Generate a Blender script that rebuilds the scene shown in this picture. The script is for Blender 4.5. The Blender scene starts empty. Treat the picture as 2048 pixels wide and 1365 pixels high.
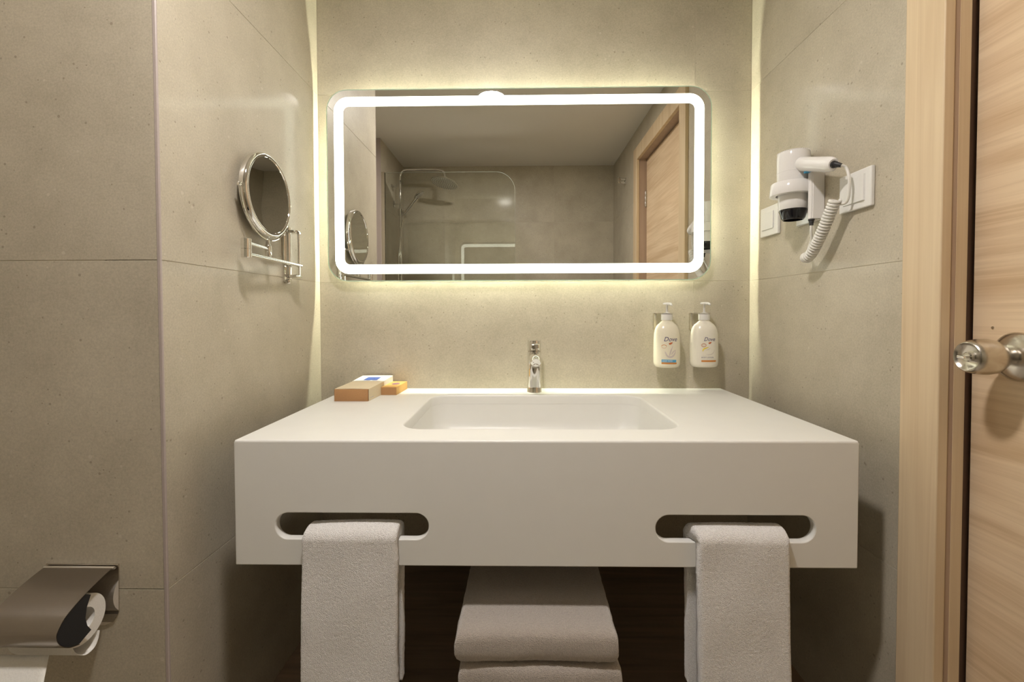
import bpy, bmesh, math, random
from mathutils import Vector, Matrix, noise
random.seed(7)
PI = math.pi
SC = bpy.context.scene
COL = SC.collection

# ------------------------------------------------------------------ measures (metres; z = 0 is the floor)
CZ = 1.106                       # eye height
XL, XR, YB = -0.644, 0.7328, 1.4633      # alcove left wall, right wall, back wall
XLL, YF, YS = -0.903, -0.70, 0.8088      # far left wall, wall behind the camera, front of the shaft
ZC = CZ + 1.13                   # ceiling
YM = YB - 0.031                  # front of the lit mirror
def P(x, y, h): return Vector((x, y, CZ + h))

# ------------------------------------------------------------------ camera
cam = bpy.data.cameras.new('camera'); co = bpy.data.objects.new('camera', cam); COL.objects.link(co)
yaw, pitch, roll = 0.016405, -0.023349, -0.003016
cy, sy, cp, sp = math.cos(yaw), math.sin(yaw), math.cos(pitch), math.sin(pitch)
fw = Vector((-sy*cp, cy*cp, sp)); r_ = Vector((cy, sy, 0)); u_ = r_.cross(fw)
rr = r_*math.cos(roll) + u_*math.sin(roll); uu = -r_*math.sin(roll) + u_*math.cos(roll)
m = Matrix.Identity(4)
for i in range(3):
    m[i][0] = rr[i]; m[i][1] = uu[i]; m[i][2] = -fw[i]
m.translation = (0, 0, CZ)
co.matrix_world = m
cam.sensor_fit = 'HORIZONTAL'; cam.sensor_width = 36; cam.lens = 910/2048*36
cam.shift_y = -38.24/2048; cam.clip_start = 0.01
SC.camera = co

# ------------------------------------------------------------------ world, exposure, light levels
w = bpy.data.worlds.new('world'); SC.world = w; w.use_nodes = True
w.node_tree.nodes['Background'].inputs[0].default_value = (0.9, 0.8, 0.65, 1)
w.node_tree.nodes['Background'].inputs[1].default_value = 0.0
SC.view_settings.view_transform = 'Standard'; SC.view_settings.look = 'None'
SC.view_settings.exposure = 0; SC.view_settings.gamma = 1
SC.view_settings.use_curve_mapping = False
DOWN_COL, DOWN_STR = (1.0, 0.94, 0.90), 415.0     # ceiling downlight
BAND_COL, BAND_STR = (1.0, 1.03, 0.86), 4.8       # frosted light band of the mirror
HALO_COL, HALO_STR = (1.0, 1.02, 0.78), 295.0      # LED strip behind the mirror

# ------------------------------------------------------------------ materials
def new_mat(name):
    mt = bpy.data.materials.new(name); mt.use_nodes = True
    nt = mt.node_tree; b = nt.nodes['Principled BSDF']
    return mt, nt, b
def N(nt, typ, **kw):
    n = nt.nodes.new(typ)
    for k, v in kw.items():
        if k.startswith('i_'): n.inputs[k[2:].replace('_', ' ')].default_value = v
        else: setattr(n, k, v)
    return n
def simple(name, col, rough=0.5, metal=0.0, spec=0.5, bump=0.0, bscale=200, vary=0.03, coat=0.0):
    mt, nt, b = new_mat(name)
    tc = N(nt, 'ShaderNodeTexCoord'); ns = N(nt, 'ShaderNodeTexNoise', i_Scale=bscale, i_Detail=3.0)
    nt.links.new(tc.outputs['Object'], ns.inputs['Vector'])
    cr = N(nt, 'ShaderNodeValToRGB')
    cr.color_ramp.elements[0].color = (*[c*(1-vary) for c in col], 1); cr.color_ramp.elements[0].position = 0.3
    cr.color_ramp.elements[1].color = (*[min(1, c*(1+vary)) for c in col], 1); cr.color_ramp.elements[1].position = 0.7
    nt.links.new(ns.outputs['Fac'], cr.inputs['Fac']); nt.links.new(cr.outputs['Color'], b.inputs['Base Color'])
    b.inputs['Roughness'].default_value = rough; b.inputs['Metallic'].default_value = metal
    b.inputs['Specular IOR Level'].default_value = spec; b.inputs['Coat Weight'].default_value = coat
    if bump:
        bp = N(nt, 'ShaderNodeBump', i_Strength=bump, i_Distance=0.001)
        nt.links.new(ns.outputs['Fac'], bp.inputs['Height']); nt.links.new(bp.outputs['Normal'], b.inputs['Normal'])
    return mt
def emis(name, col, st):
    mt, nt, b = new_mat(name); nt.nodes.remove(b)
    e = N(nt, 'ShaderNodeEmission'); e.inputs[0].default_value = (*col, 1); e.inputs[1].default_value = st
    nt.links.new(e.outputs[0], nt.nodes['Material Output'].inputs[0]); return mt
def tile_mat():
    mt, nt, b = new_mat('stone_tile'); L = nt.links.new
    tc = N(nt, 'ShaderNodeTexCoord'); oi = N(nt, 'ShaderNodeObjectInfo')
    ad = N(nt, 'ShaderNodeVectorMath', operation='ADD'); L(tc.outputs['Object'], ad.inputs[0]); L(oi.outputs['Random'], ad.inputs[1])
    big = N(nt, 'ShaderNodeTexNoise', i_Scale=5.0, i_Detail=8.0, i_Roughness=0.68); L(ad.outputs[0], big.inputs['Vector'])
    cr = N(nt, 'ShaderNodeValToRGB'); e = cr.color_ramp.elements
    e[0].position = 0.30; e[0].color = (0.435, 0.388, 0.300, 1); e[1].position = 0.72; e[1].color = (0.562, 0.508, 0.402, 1)
    L(big.outputs['Fac'], cr.inputs['Fac'])
    fine = N(nt, 'ShaderNodeTexNoise', i_Scale=260.0, i_Detail=4.0, i_Roughness=0.75); L(ad.outputs[0], fine.inputs['Vector'])
    fr = N(nt, 'ShaderNodeMapRange', i_From_Min=0.3, i_From_Max=0.7, i_To_Min=0.86, i_To_Max=1.13); L(fine.outputs['Fac'], fr.inputs['Value'])
    mu = N(nt, 'ShaderNodeMixRGB', blend_type='MULTIPLY', i_Fac=1.0); L(cr.outputs['Color'], mu.inputs['Color1']); L(fr.outputs[0], mu.inputs['Color2'])
    # dark pits
    v1 = N(nt, 'ShaderNodeTexVoronoi', i_Scale=52.0); L(ad.outputs[0], v1.inputs['Vector'])
    nz = N(nt, 'ShaderNodeTexNoise', i_Scale=17.0, i_Detail=3.0); L(ad.outputs[0], nz.inputs['Vector'])
    th = N(nt, 'ShaderNodeMapRange', i_From_Min=0.35, i_From_Max=0.70, i_To_Min=0.02, i_To_Max=0.15); L(nz.outputs['Fac'], th.inputs['Value'])
    lt = N(nt, 'ShaderNodeMath', operation='LESS_THAN'); L(v1.outputs['Distance'], lt.inputs[0]); L(th.outputs[0], lt.inputs[1])
    m2 = N(nt, 'ShaderNodeMixRGB', blend_type='MIX'); sc_ = N(nt, 'ShaderNodeMath', operation='MULTIPLY', i_Value=0.5); sc_.inputs[1].default_value = 0.5
    L(lt.outputs[0], sc_.inputs[0]); L(sc_.outputs[0], m2.inputs['Fac']); L(mu.outputs[0], m2.inputs['Color1']); m2.inputs['Color2'].default_value = (0.20, 0.155, 0.11, 1)
    # pale flecks
    v2 = N(nt, 'ShaderNodeTexVoronoi', i_Scale=36.0); a2 = N(nt, 'ShaderNodeVectorMath', operation='ADD'); a2.inputs[1].default_value = (3.3, 1.7, 5.1)
    L(ad.outputs[0], a2.inputs[0]); L(a2.outputs[0], v2.inputs['Vector'])
    n3 = N(nt, 'ShaderNodeTexNoise', i_Scale=11.0, i_Detail=4.0); L(a2.outputs[0], n3.inputs['Vector'])
    t3 = N(nt, 'ShaderNodeMapRange', i_From_Min=0.42, i_From_Max=0.72, i_To_Min=0.0, i_To_Max=0.17); L(n3.outputs['Fac'], t3.inputs['Value'])
    l3 = N(nt, 'ShaderNodeMath', operation='LESS_THAN'); L(v2.outputs['Distance'], l3.inputs[0]); L(t3.outputs[0], l3.inputs[1])
    s3 = N(nt, 'ShaderNodeMath', operation='MULTIPLY'); s3.inputs[1].default_value = 0.4; L(l3.outputs[0], s3.inputs[0])
    m3 = N(nt, 'ShaderNodeMixRGB', blend_type='MIX'); L(s3.outputs[0], m3.inputs['Fac']); L(m2.outputs[0], m3.inputs['Color1']); m3.inputs['Color2'].default_value = (0.66, 0.61, 0.52, 1)
    L(m3.outputs[0], b.inputs['Base Color'])
    b.inputs['Specular IOR Level'].default_value = 0.22
    b.inputs['Coat Weight'].default_value = 0.42; b.inputs['Coat IOR'].default_value = 1.22; b.inputs['Coat Roughness'].default_value = 0.13
    rr2 = N(nt, 'ShaderNodeMapRange', i_From_Min=0.3, i_From_Max=0.7, i_To_Min=0.42, i_To_Max=0.55); L(fine.outputs['Fac'], rr2.inputs['Value']); L(rr2.outputs[0], b.inputs['Roughness'])
    sb = N(nt, 'ShaderNodeMath', operation='SUBTRACT'); L(fine.outputs['Fac'], sb.inputs[0]); L(lt.outputs[0], sb.inputs[1])
    bp = N(nt, 'ShaderNodeBump', i_Strength=0.12, i_Distance=0.0006); L(sb.outputs[0], bp.inputs['Height']); L(bp.outputs[0], b.inputs['Normal'])
    return mt
def wood_mat(name, c0, c1, axis, rough=0.45, freq=(2.2, 60.0)):
    """grain runs along axis (0=x,1=y,2=z)"""
    mt, nt, b = new_mat(name); L = nt.links.new
    tc = N(nt, 'ShaderNodeTexCoord'); mp = N(nt, 'ShaderNodeMapping')
    s = [freq[1]]*3; s[axis] = freq[0]; mp.inputs['Scale'].default_value = s
    L(tc.outputs['Object'], mp.inputs['Vector'])
    wv = N(nt, 'ShaderNodeTexNoise', i_Scale=1.0, i_Detail=6.0, i_Roughness=0.62, i_Distortion=1.1); L(mp.outputs[0], wv.inputs['Vector'])
    mp2 = N(nt, 'ShaderNodeMapping'); s2 = [9.0]*3; s2[axis] = 1.0; mp2.inputs['Scale'].default_value = s2; L(tc.outputs['Object'], mp2.inputs['Vector'])
    bg = N(nt, 'ShaderNodeTexNoise', i_Scale=1.3, i_Detail=3.0, i_Distortion=1.5); L(mp2.outputs[0], bg.inputs['Vector'])
    mx = N(nt, 'ShaderNodeMath', operation='ADD'); L(wv.outputs['Fac'], mx.inputs[0]); L(bg.outputs['Fac'], mx.inputs[1])
    cr = N(nt, 'ShaderNodeValToRGB'); e = cr.color_ramp.elements
    h = N(nt, 'ShaderNodeMath', operation='MULTIPLY'); h.inputs[1].default_value = 0.5; L(mx.outputs[0], h.inputs[0])
    e[0].position = 0.36; e[0].color = (*c0, 1); e[1].position = 0.60; e[1].color = (*c1, 1)
    L(h.outputs[0], cr.inputs['Fac']); L(cr.outputs['Color'], b.inputs['Base Color'])
    b.inputs['Roughness'].default_value = rough; b.inputs['Specular IOR Level'].default_value = 0.35
    bp = N(nt, 'ShaderNodeBump', i_Strength=0.06, i_Distance=0.0005); L(wv.outputs['Fac'], bp.inputs['Height']); L(bp.outputs[0], b.inputs['Normal'])
    return mt
def terry_mat(name, col):
    mt, nt, b = new_mat(name); L = nt.links.new
    tc = N(nt, 'ShaderNodeTexCoord')
    n1 = N(nt, 'ShaderNodeTexNoise', i_Scale=900.0, i_Detail=3.0, i_Roughness=0.7); L(tc.outputs['Object'], n1.inputs['Vector'])
    n2 = N(nt, 'ShaderNodeTexVoronoi', i_Scale=620.0); L(tc.outputs['Object'], n2.inputs['Vector'])
    n3 = N(nt, 'ShaderNodeTexNoise', i_Scale=240.0, i_Detail=4.0, i_Distortion=0.4); L(tc.outputs['Object'], n3.inputs['Vector'])
    a = N(nt, 'ShaderNodeMath', operation='ADD'); L(n1.outputs['Fac'], a.inputs[0]); L(n3.outputs['Fac'], a.inputs[1])
    s = N(nt, 'ShaderNodeMath', operation='SUBTRACT'); L(a.outputs[0], s.inputs[0]); L(n2.outputs['Distance'], s.inputs[1])
    cr = N(nt, 'ShaderNodeMapRange', i_From_Min=0.2, i_From_Max=0.9, i_To_Min=0.86, i_To_Max=1.09); L(s.outputs[0], cr.inputs['Value'])
    mu = N(nt, 'ShaderNodeMixRGB', blend_type='MULTIPLY', i_Fac=1.0); mu.inputs['Color1'].default_value = (*col, 1); L(cr.outputs[0], mu.inputs['Color2'])
    L(mu.outputs[0], b.inputs['Base Color'])
    b.inputs['Roughness'].default_value = 0.95; b.inputs['Specular IOR Level'].default_value = 0.1
    b.inputs['Sheen Weight'].default_value = 0.6
    bp = N(nt, 'ShaderNodeBump', i_Strength=0.75, i_Distance=0.0022); L(s.outputs[0], bp.inputs['Height']); L(bp.outputs[0], b.inputs['Normal'])
    return mt
def glass_mat():
    mt, nt, b = new_mat('clear_glass'); nt.nodes.remove(b); L = nt.links.new
    tr = N(nt, 'ShaderNodeBsdfTransparent'); tr.inputs[0].default_value = (0.955, 0.965, 0.945, 1)
    gl = N(nt, 'ShaderNodeBsdfGlossy'); gl.inputs['Roughness'].default_value = 0.0; gl.inputs[0].default_value = (1, 1, 1, 1)
    fr = N(nt, 'ShaderNodeFresnel', i_IOR=1.5); mx = N(nt, 'ShaderNodeMixShader')
    L(fr.outputs[0], mx.inputs[0]); L(tr.outputs[0], mx.inputs[1]); L(gl.outputs[0], mx.inputs[2]); L(mx.outputs[0], nt.nodes['Material Output'].inputs[0])
    return mt
def mirror_mat(name, col, rough=0.0):
    mt, nt, b = new_mat(name); nt.nodes.remove(b)
    g = N(nt, 'ShaderNodeBsdfGlossy'); g.inputs[0].default_value = (*col, 1); g.inputs['Roughness'].default_value = rough
    nt.links.new(g.outputs[0], nt.nodes['Material Output'].inputs[0]); return mt
def edge_mat():
    mt, nt, b = new_mat('polished_glass_edge'); nt.nodes.remove(b); L = nt.links.new
    t = N(nt, 'ShaderNodeBsdfTranslucent'); t.inputs[0].default_value = (0.86, 0.98, 0.90, 1)
    d = N(nt, 'ShaderNodeBsdfDiffuse'); d.inputs[0].default_value = (0.80, 0.92, 0.84, 1)
    mx = N(nt, 'ShaderNodeMixShader'); mx.inputs[0].default_value = 0.35
    L(t.outputs[0], mx.inputs[1]); L(d.outputs[0], mx.inputs[2]); L(mx.outputs[0], nt.nodes['Material Output'].inputs[0]); return mt
TILE = tile_mat()
GROUT = simple('pale_grout', (0.56, 0.51, 0.41), 0.8, spec=0.2)
PAINT = simple('ceiling_paint', (0.76, 0.73, 0.67), 0.75, spec=0.2, bump=0.1, bscale=300, vary=0.01)
SOLID = simple('white_solid_surface', (0.775, 0.77, 0.735), 0.34, spec=0.4, vary=0.008, bscale=20)
CHROME = simple('polished_chrome', (0.82, 0.81, 0.79), 0.05, metal=1.0, vary=0.01)
BRUSH = simple('brushed_nickel', (0.66, 0.62, 0.55), 0.26, metal=1.0, vary=0.03, bump=0.05, bscale=400)
LIDST = simple('brushed_lid_steel', (0.40, 0.365, 0.33), 0.27, metal=1.0, vary=0.02)
STEEL = simple('satin_steel', (0.60, 0.57, 0.53), 0.24, metal=1.0, vary=0.02)
STEELP = simple('polished_steel_plate', (0.62, 0.58, 0.53), 0.04, metal=1.0, vary=0.01)
MIRROR = mirror_mat('mirror_silver', (0.83, 0.83, 0.80))
MIRROR2 = mirror_mat('magnifying_mirror_silver', (0.74, 0.73, 0.70))
EDGE = edge_mat()
BAND = emis('light_band', BAND_COL, BAND_STR)
HALO = emis('led_strip_light', HALO_COL, HALO_STR)
LAMP = emis('downlight_glow', DOWN_COL, DOWN_STR)
BLACKB = simple('black_housing', (0.03, 0.03, 0.03), 0.5)
GLASS = glass_mat()
WHITEP = simple('white_plastic', (0.80, 0.79, 0.76), 0.22, spec=0.5, vary=0.01)
WHITEG = simple('glossy_white_dryer_plastic', (0.82, 0.80, 0.78), 0.12, spec=0.5, vary=0.005)
CORD = simple('white_cord_rubber', (0.76, 0.745, 0.70), 0.38, vary=0.02)
BLACKP = simple('black_plastic', (0.012, 0.012, 0.014), 0.13, spec=0.5)
RUBBER = simple('black_rubber', (0.02, 0.02, 0.022), 0.5)
BLUEP = simple('blue_plastic', (0.01, 0.28, 0.52), 0.3)
DOORW = wood_mat('oak_veneer_horizontal', (0.575, 0.405, 0.245), (0.77, 0.60, 0.405), 1, freq=(2.0, 75.0))
CASEW = wood_mat('oak_veneer_vertical', (0.59, 0.44, 0.275), (0.71, 0.565, 0.375), 2, freq=(0.9, 55.0))
JAMBW = wood_mat('oak_jamb_vertical', (0.40, 0.285, 0.205), (0.47, 0.345, 0.255), 2, freq=(0.9, 50.0))
SEAL = simple('brown_door_seal', (0.16, 0.10, 0.075), 0.6)
SHELFW = wood_mat('dark_walnut_shelf', (0.14, 0.095, 0.065), (0.22, 0.152, 0.10), 0, rough=0.33, freq=(2.0, 45.0))
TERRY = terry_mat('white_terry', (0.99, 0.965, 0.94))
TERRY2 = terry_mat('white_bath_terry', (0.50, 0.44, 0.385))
BOTTLE = simple('pearl_white_bottle', (0.83, 0.79, 0.68), 0.22, spec=0.5, vary=0.01)
BOTTLE2 = simple('pearl_bottle_warm', (0.82, 0.77, 0.62), 0.22, spec=0.5, vary=0.01)
NAVY = simple('navy_ink', (0.035, 0.035, 0.16), 0.5)
GREYI = simple('grey_ink', (0.42, 0.37, 0.34), 0.5)
ORANGE = simple('copper_ink', (0.62, 0.26, 0.07), 0.35)
RUST = simple('rust_ink', (0.55, 0.16, 0.06), 0.4)
BLUEI = simple('sky_blue_ink', (0.10, 0.38, 0.62), 0.4)
YELLI = simple('yellow_ink', (0.82, 0.66, 0.09), 0.4)
WHITEI = simple('white_ink', (0.82, 0.84, 0.84), 0.4)
KRAFT = simple('brown_kraft_card', (0.44, 0.235, 0.10), 0.7, bump=0.1, bscale=600, vary=0.06)
SLEEVE = simple('cream_card_sleeve', (0.72, 0.61, 0.43), 0.6, vary=0.02)
WHITEC = simple('white_card', (0.80, 0.79, 0.75), 0.5, vary=0.01)
AMBER = simple('amber_card', (0.70, 0.42, 0.13), 0.55, vary=0.04)
BLUEL = simple('blue_label', (0.06, 0.13, 0.50), 0.4)
PURPLE = simple('purple_print', (0.26, 0.12, 0.20), 0.5)
PAPER = simple('tissue_paper', (0.84, 0.82, 0.77), 0.9, spec=0.1, bump=0.4, bscale=350)
FLOORM = simple('floor_stone', (0.50, 0.45, 0.37), 0.4, vary=0.1, bscale=8)
TRIMM = simple('corner_profile_grey', (0.45, 0.385, 0.36), 0.35, spec=0.5)

# ------------------------------------------------------------------ object helpers
def link(name, me, mat, parent=None, origin=None, smooth=False, angle=None, flatten=False):
    """me holds world coordinates; the object's own origin is origin (or its root's)"""
    root = parent
    while root is not None and root.parent is not None: root = root.parent
    if root is not None: o0 = Vector(root.location)
    else: o0 = Vector(origin) if origin is not None else Vector((0, 0, 0))
    me.transform(Matrix.Translation(-o0))
    me.materials.append(mat)
    if smooth: 
        for p in me.polygons: p.use_smooth = True
        if angle is not None: me.set_sharp_from_angle(angle=angle)
        if flatten:
            for p in me.polygons:
                if max(abs(c) for c in p.normal) > 0.9999: p.use_smooth = False
    o = bpy.data.objects.new(name, me); COL.objects.link(o)
    if parent is None: o.location = o0
    else: o.parent = parent
    return o
def from_bm(name, bm, mat, parent=None, origin=None, smooth=False, angle=0.6, fix=True, flatten=False):
    if fix: bmesh.ops.recalc_face_normals(bm, faces=bm.faces)
    me = bpy.data.meshes.new(name); bm.to_mesh(me); bm.free()
    return link(name, me, mat, parent, origin, smooth, angle, flatten)
def thing(name, label, cat, loc, group=None):
    o = bpy.data.objects.new(name, None); COL.objects.link(o); o.location = loc
    o.empty_display_size = 0.05
    o['label'] = label; o['category'] = cat
    if group: o['group'] = group
    return o
def structure(name, loc=(0, 0, 0)):
    o = bpy.data.objects.new(name, None); COL.objects.link(o); o.location = loc; o['kind'] = 'structure'; o.empty_display_size = 0.05
    return o
def tag(o, label, cat, group=None):
    o['label'] = label; o['category'] = cat
    if group: o['group'] = group
    return o
def add_box(bm, lo, hi, bev=0.0, seg=2):
    lo, hi = Vector(lo), Vector(hi)
    r = bmesh.ops.create_cube(bm, size=1.0)
    for v in r['verts']: v.co = Vector([(lo[i]+hi[i])/2 + v.co[i]*(hi[i]-lo[i]) for i in range(3)])
    if bev:
        es = {e for v in r['verts'] for e in v.link_edges}
        bmesh.ops.bevel(bm, geom=list(es), offset=bev, segments=seg, affect='EDGES', profile=0.5)
    return r
def boxo(name, lo, hi, mat, parent=None, bev=0.0, seg=2, origin=None):
    bm = bmesh.new(); add_box(bm, lo, hi, bev, seg)
    return from_bm(name, bm, mat, parent, origin, smooth=bool(bev), angle=1.2, flatten=True)
def loft(bm, rings, cap0=False, cap1=False, closed=True):
    R = [[bm.verts.new(p) for p in ring] for ring in rings]
    n = len(R[0])
    for a, b in zip(R[:-1], R[1:]):
        for i in range(n if closed else n-1):
            j = (i+1) % n
            try: bm.faces.new((a[i], a[j], b[j], b[i]))
            except ValueError: pass
    if cap0: bm.faces.new(R[0])
    if cap1: bm.faces.new(R[-1])
    return R
def basis(axis):
    a = Vector(axis).normalized()
    t = Vector((0, 0, 1)) if abs(a.z) < 0.9 else Vector((1, 0, 0))
    x = t.cross(a).normalized(); y = a.cross(x)
    return a, x, y
def add_lathe(bm, c, axis, prof, n=40, cap0=True, cap1=True, sx=1.0, sy=1.0):
    """prof: list of (radius, distance along axis)"""
    a, x, y = basis(axis); c = Vector(c)
    rings = [[c + a*h + x*(r*math.cos(2*PI*i/n)*sx) + y*(r*math.sin(2*PI*i/n)*sy) for i in range(n)] for r, h in prof]
    return loft(bm, rings, cap0, cap1)
def catmull(pts, sub=8):
    pts = [Vector(p) for p in pts]; out = []
    for i in range(len(pts)-1):
        p0 = pts[max(0, i-1)]; p1 = pts[i]; p2 = pts[i+1]; p3 = pts[min(len(pts)-1, i+2)]
        for k in range(sub):
            t = k/sub
            out.append(0.5*((2*p1) + (p2-p0)*t + (2*p0-5*p1+4*p2-p3)*t*t + (3*p1-p0-3*p2+p3)*t**3))
    out.append(pts[-1]); return out
def add_tube(bm, pts, rad, n=12, caps=True, up=None, flat=1.0):
    pts = [Vector(p) for p in pts]; K = len(pts)
    R = rad if isinstance(rad, (list, tuple)) else [rad]*K
    T = [(pts[min(i+1, K-1)] - pts[max(i-1, 0)]).normalized() for i in range(K)]
    x = (Vector(up) if up is not None else (Vector((0, 0, 1)) if abs(T[0].z) < 0.9 else Vector((1, 0, 0))))
    rings = []
    for i in range(K):
        x = (x - T[i]*x.dot(T[i])).normalized(); y = T[i].cross(x)
        rings.append([pts[i] + (x*math.cos(2*PI*k/n) + y*math.sin(2*PI*k/n)*flat)*R[i] for k in range(n)])
    loft(bm, rings, caps, caps)
def tube(name, pts, rad, mat, parent=None, n=12, **kw):
    bm = bmesh.new(); add_tube(bm, pts, rad, n, **kw)
    return from_bm(name, bm, mat, parent, smooth=True, angle=0.9)
def lathe(name, c, axis, prof, mat, parent=None, n=40, **kw):
    bm = bmesh.new(); add_lathe(bm, c, axis, prof, n, **kw)
    return from_bm(name, bm, mat, parent, smooth=True, angle=0.7)
def rrect(x0, x1, z0, z1, r, seg=10):
    pts = []
    for cx, cz, a0 in ((x1-r, z1-r, 0), (x0+r, z1-r, PI/2), (x0+r, z0+r, PI), (x1-r, z0+r, 1.5*PI)):
        for k in range(seg+1):
            a = a0 + PI/2*k/seg
            pts.append((cx + r*math.cos(a), cz + r*math.sin(a)))
    return pts
def fill_between(bm, loops):
    """planar fill of closed vert loops (outer + holes)"""
    es = []
    for L in loops:
        for i in range(len(L)):
            a, b = L[i], L[(i+1) % len(L)]
            e = bm.edges.get((a, b)) or bm.edges.new((a, b)); es.append(e)
    bmesh.ops.triangle_fill(bm, use_beauty=True, use_dissolve=False, edges=es)

# ------------------------------------------------------------------ walls made of separate tiles
GAP, TT = 0.0007, 0.008
tile_cache = {}
def tiled(name, o, u, v, nrm, rects, backs):
    """o: point on the finished face; u, v in-plane axes; nrm towards the room; rects (u0,u1,v0,v1) become tiles,
    backs the same for the grout and body of the wall"""
    root = structure(name, o)
    o = Vector(o); u = Vector(u); v = Vector(v); nrm = Vector(nrm)
    bm = bmesh.new()
    for a0, a1, b0, b1 in backs:
        c = [o + u*a + v*b - nrm*d for d in (0.0009, 0.10) for a, b in ((a0, b0), (a1, b0), (a1, b1), (a0, b1))]
        V = [bm.verts.new(p) for p in c]
        for f in ((0, 1, 2, 3), (7, 6, 5, 4), (0, 4, 5, 1), (1, 5, 6, 2), (2, 6, 7, 3), (3, 7, 4, 0)): bm.faces.new([V[i] for i in f])
    from_bm('wall_body', bm, GROUT, root)
    for a0, a1, b0, b1 in rects:
        bm = bmesh.new(); g = GAP; e = 0.0004
        rings = []
        for ins, d in ((0, 0.0010), (0, e), (e, 0)):
            rings.append([o + u*a + v*b - nrm*d for a, b in ((a0+g+ins, b0+g+ins), (a1-g-ins, b0+g+ins), (a1-g-ins, b1-g-ins), (a0+g+ins, b1-g-ins))])
        loft(bm, rings, False, True)
        from_bm('tile', bm, TILE, root)
    return root
def grid(us, vs): return [(us[i], us[i+1], vs[j], vs[j+1]) for i in range(len(us)-1) for j in range(len(vs)-1)]
ROWS = [0, 0.6, 1.2, 1.8, ZC]
tiled('wall_back', (0, YB, 0), (1, 0, 0), (0, 0, 1), (0, -1, 0), grid([XL, 0.5570, XR], ROWS), [(XL-0.02, XR+0.02, 0, ZC)])
tiled('wall_alcove_left', (XL, 0, 0), (0, 1, 0), (0, 0, 1), (1, 0, 0), grid([YS, YB], ROWS), [(YS+0.002, YB, 0, ZC)])
tiled('wall_shaft', (0, YS, 0), (1, 0, 0), (0, 0, 1), (0, -1, 0), grid([-0.962, XL-0.0055], ROWS), [(-0.962, XL-0.102, 0, ZC)])
XL2, YST = -0.962, -0.112            # the wall steps back outside the shower
tiled('wall_left', (XL2, 0, 0), (0, 1, 0), (0, 0, 1), (1, 0, 0), grid([YST, YS], ROWS), [(YST, YS+0.05, 0, ZC)])
tiled('wall_shower_left', (XLL, 0, 0), (0, 1, 0), (0, 0, 1), (1, 0, 0), grid([YF, YST-0.001], ROWS), [(YF, YST-0.002, 0, ZC)])
bm = bmesh.new(); add_box(bm, (XL2+0.0005, YST-0.0018, 0), (XLL+0.0006, YST+0.003, ZC)); o = from_bm('trim_2', bm, TRIMM); o['kind'] = 'structure'
tiled('wall_rear', (0, YF, 0), (1, 0, 0), (0, 0, 1), (0, 1, 0), grid([XLL, 0.272, XR], ROWS), [(XLL-0.1, XR+0.1, 0, ZC)])
DY0, DY1, DZ = 0.050, 0.790, CZ + 0.925       # clear door opening
tiled('wall_right', (XR, 0, 0), (0, 1, 0), (0, 0, 1), (-1, 0, 0),
      grid([DY1+0.05, YB], ROWS) + grid([YF, DY0-0.05], ROWS) + [(DY0-0.05, DY1+0.05, DZ+0.05, ZC)],
      [(DY1+0.035, YB, 0, ZC), (YF, DY0-0.035, 0, ZC), (DY0-0.035, DY1+0.035, DZ+0.035, ZC)])
fl = boxo('floor', (XLL-0.17, YF-0.1, -0.08), (XR+0.15, YB+0.1, 0), FLOORM); fl['kind'] = 'structure'
ce = boxo('ceiling', (XLL-0.17, YF-0.1, ZC), (XR+0.15, YB+0.1, ZC+0.08), PAINT); ce['kind'] = 'structure'
bm = bmesh.new()                                   # metal profile on the outside corner of the shaft
prof = [(XL-0.0055, YS-0.0006), (XL-0.0008, YS-0.0006), (XL+0.0006, YS+0.0008), (XL+0.0006, YS+0.003), (XL-0.0055, YS+0.003)]
loft(bm, [[(x, y, 0) for x, y in prof], [(x, y, ZC) for x, y in prof]], True, True)
tr = from_bm('trim_1', bm, TRIMM); tr['kind'] = 'structure'

# ------------------------------------------------------------------ door
door = structure('door_1', (XR, (DY0+DY1)/2, 0))
XC = XR - 0.015                                     # face of the casing
XJ = XR + 0.047                                     # face of the leaf
CW = 0.078
for nm, lo, hi in (('casing', (XC, DY1-0.001, 0), (XR+0.003, DY1+CW, DZ+CW)), ('casing', (XC, DY0-CW, 0), (XR+0.003, DY0+0.001, DZ+CW)),
                   ('casing', (XC, DY0+0.0012, DZ-0.001), (XR+0.003, DY1-0.0012, DZ+CW))):
    boxo(nm, lo, hi, CASEW, door, 0.002)
boxo('jamb', (XR+0.0035, DY1+0.0008, 0), (XR+0.0305, DY1+0.034, DZ+0.02), JAMBW, door)
boxo('jamb', (XR+0.0307, DY1+0.0100, 0), (XR+0.10, DY1+0.034, DZ+0.02), SEAL, door)
boxo('jamb', (XR+0.0035, DY0-0.034, 0), (XR+0.10, DY0-0.0012, DZ+0.02), JAMBW, door)
boxo('jamb', (XR+0.0035, DY0-0.001, DZ+0.0012), (XR+0.10, DY1+0.001, DZ+0.034), JAMBW, door)
boxo('door_stop', (XR+0.0118, DY1+0.0002, 0.002), (XR+0.0304, DY1+0.0010, DZ-0.001), CASEW, door)
leaf = boxo('door_leaf', (XJ, DY0+0.002, 0.008), (XJ+0.04, DY1+0.0055, DZ-0.004), DOORW, door, 0.001)
for zz in (CZ+0.685, 0.25):
    bm = bmesh.new(); add_lathe(bm, (XJ-0.006, DY0+0.004, zz-0.048), (0, 0, 1), [(0.0042, 0), (0.005, 0.003), (0.005, 0.030), (0.0042, 0.032), (0.005, 0.034), (0.005, 0.063), (0.0042, 0.065), (0.005, 0.067), (0.005, 0.093), (0.003, 0.097)], 16)
    from_bm('hinge', bm, STEEL, door, smooth=True)
KY, KZ = 0.722, CZ - 0.0735
ax = (-1, 0, 0)
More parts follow.
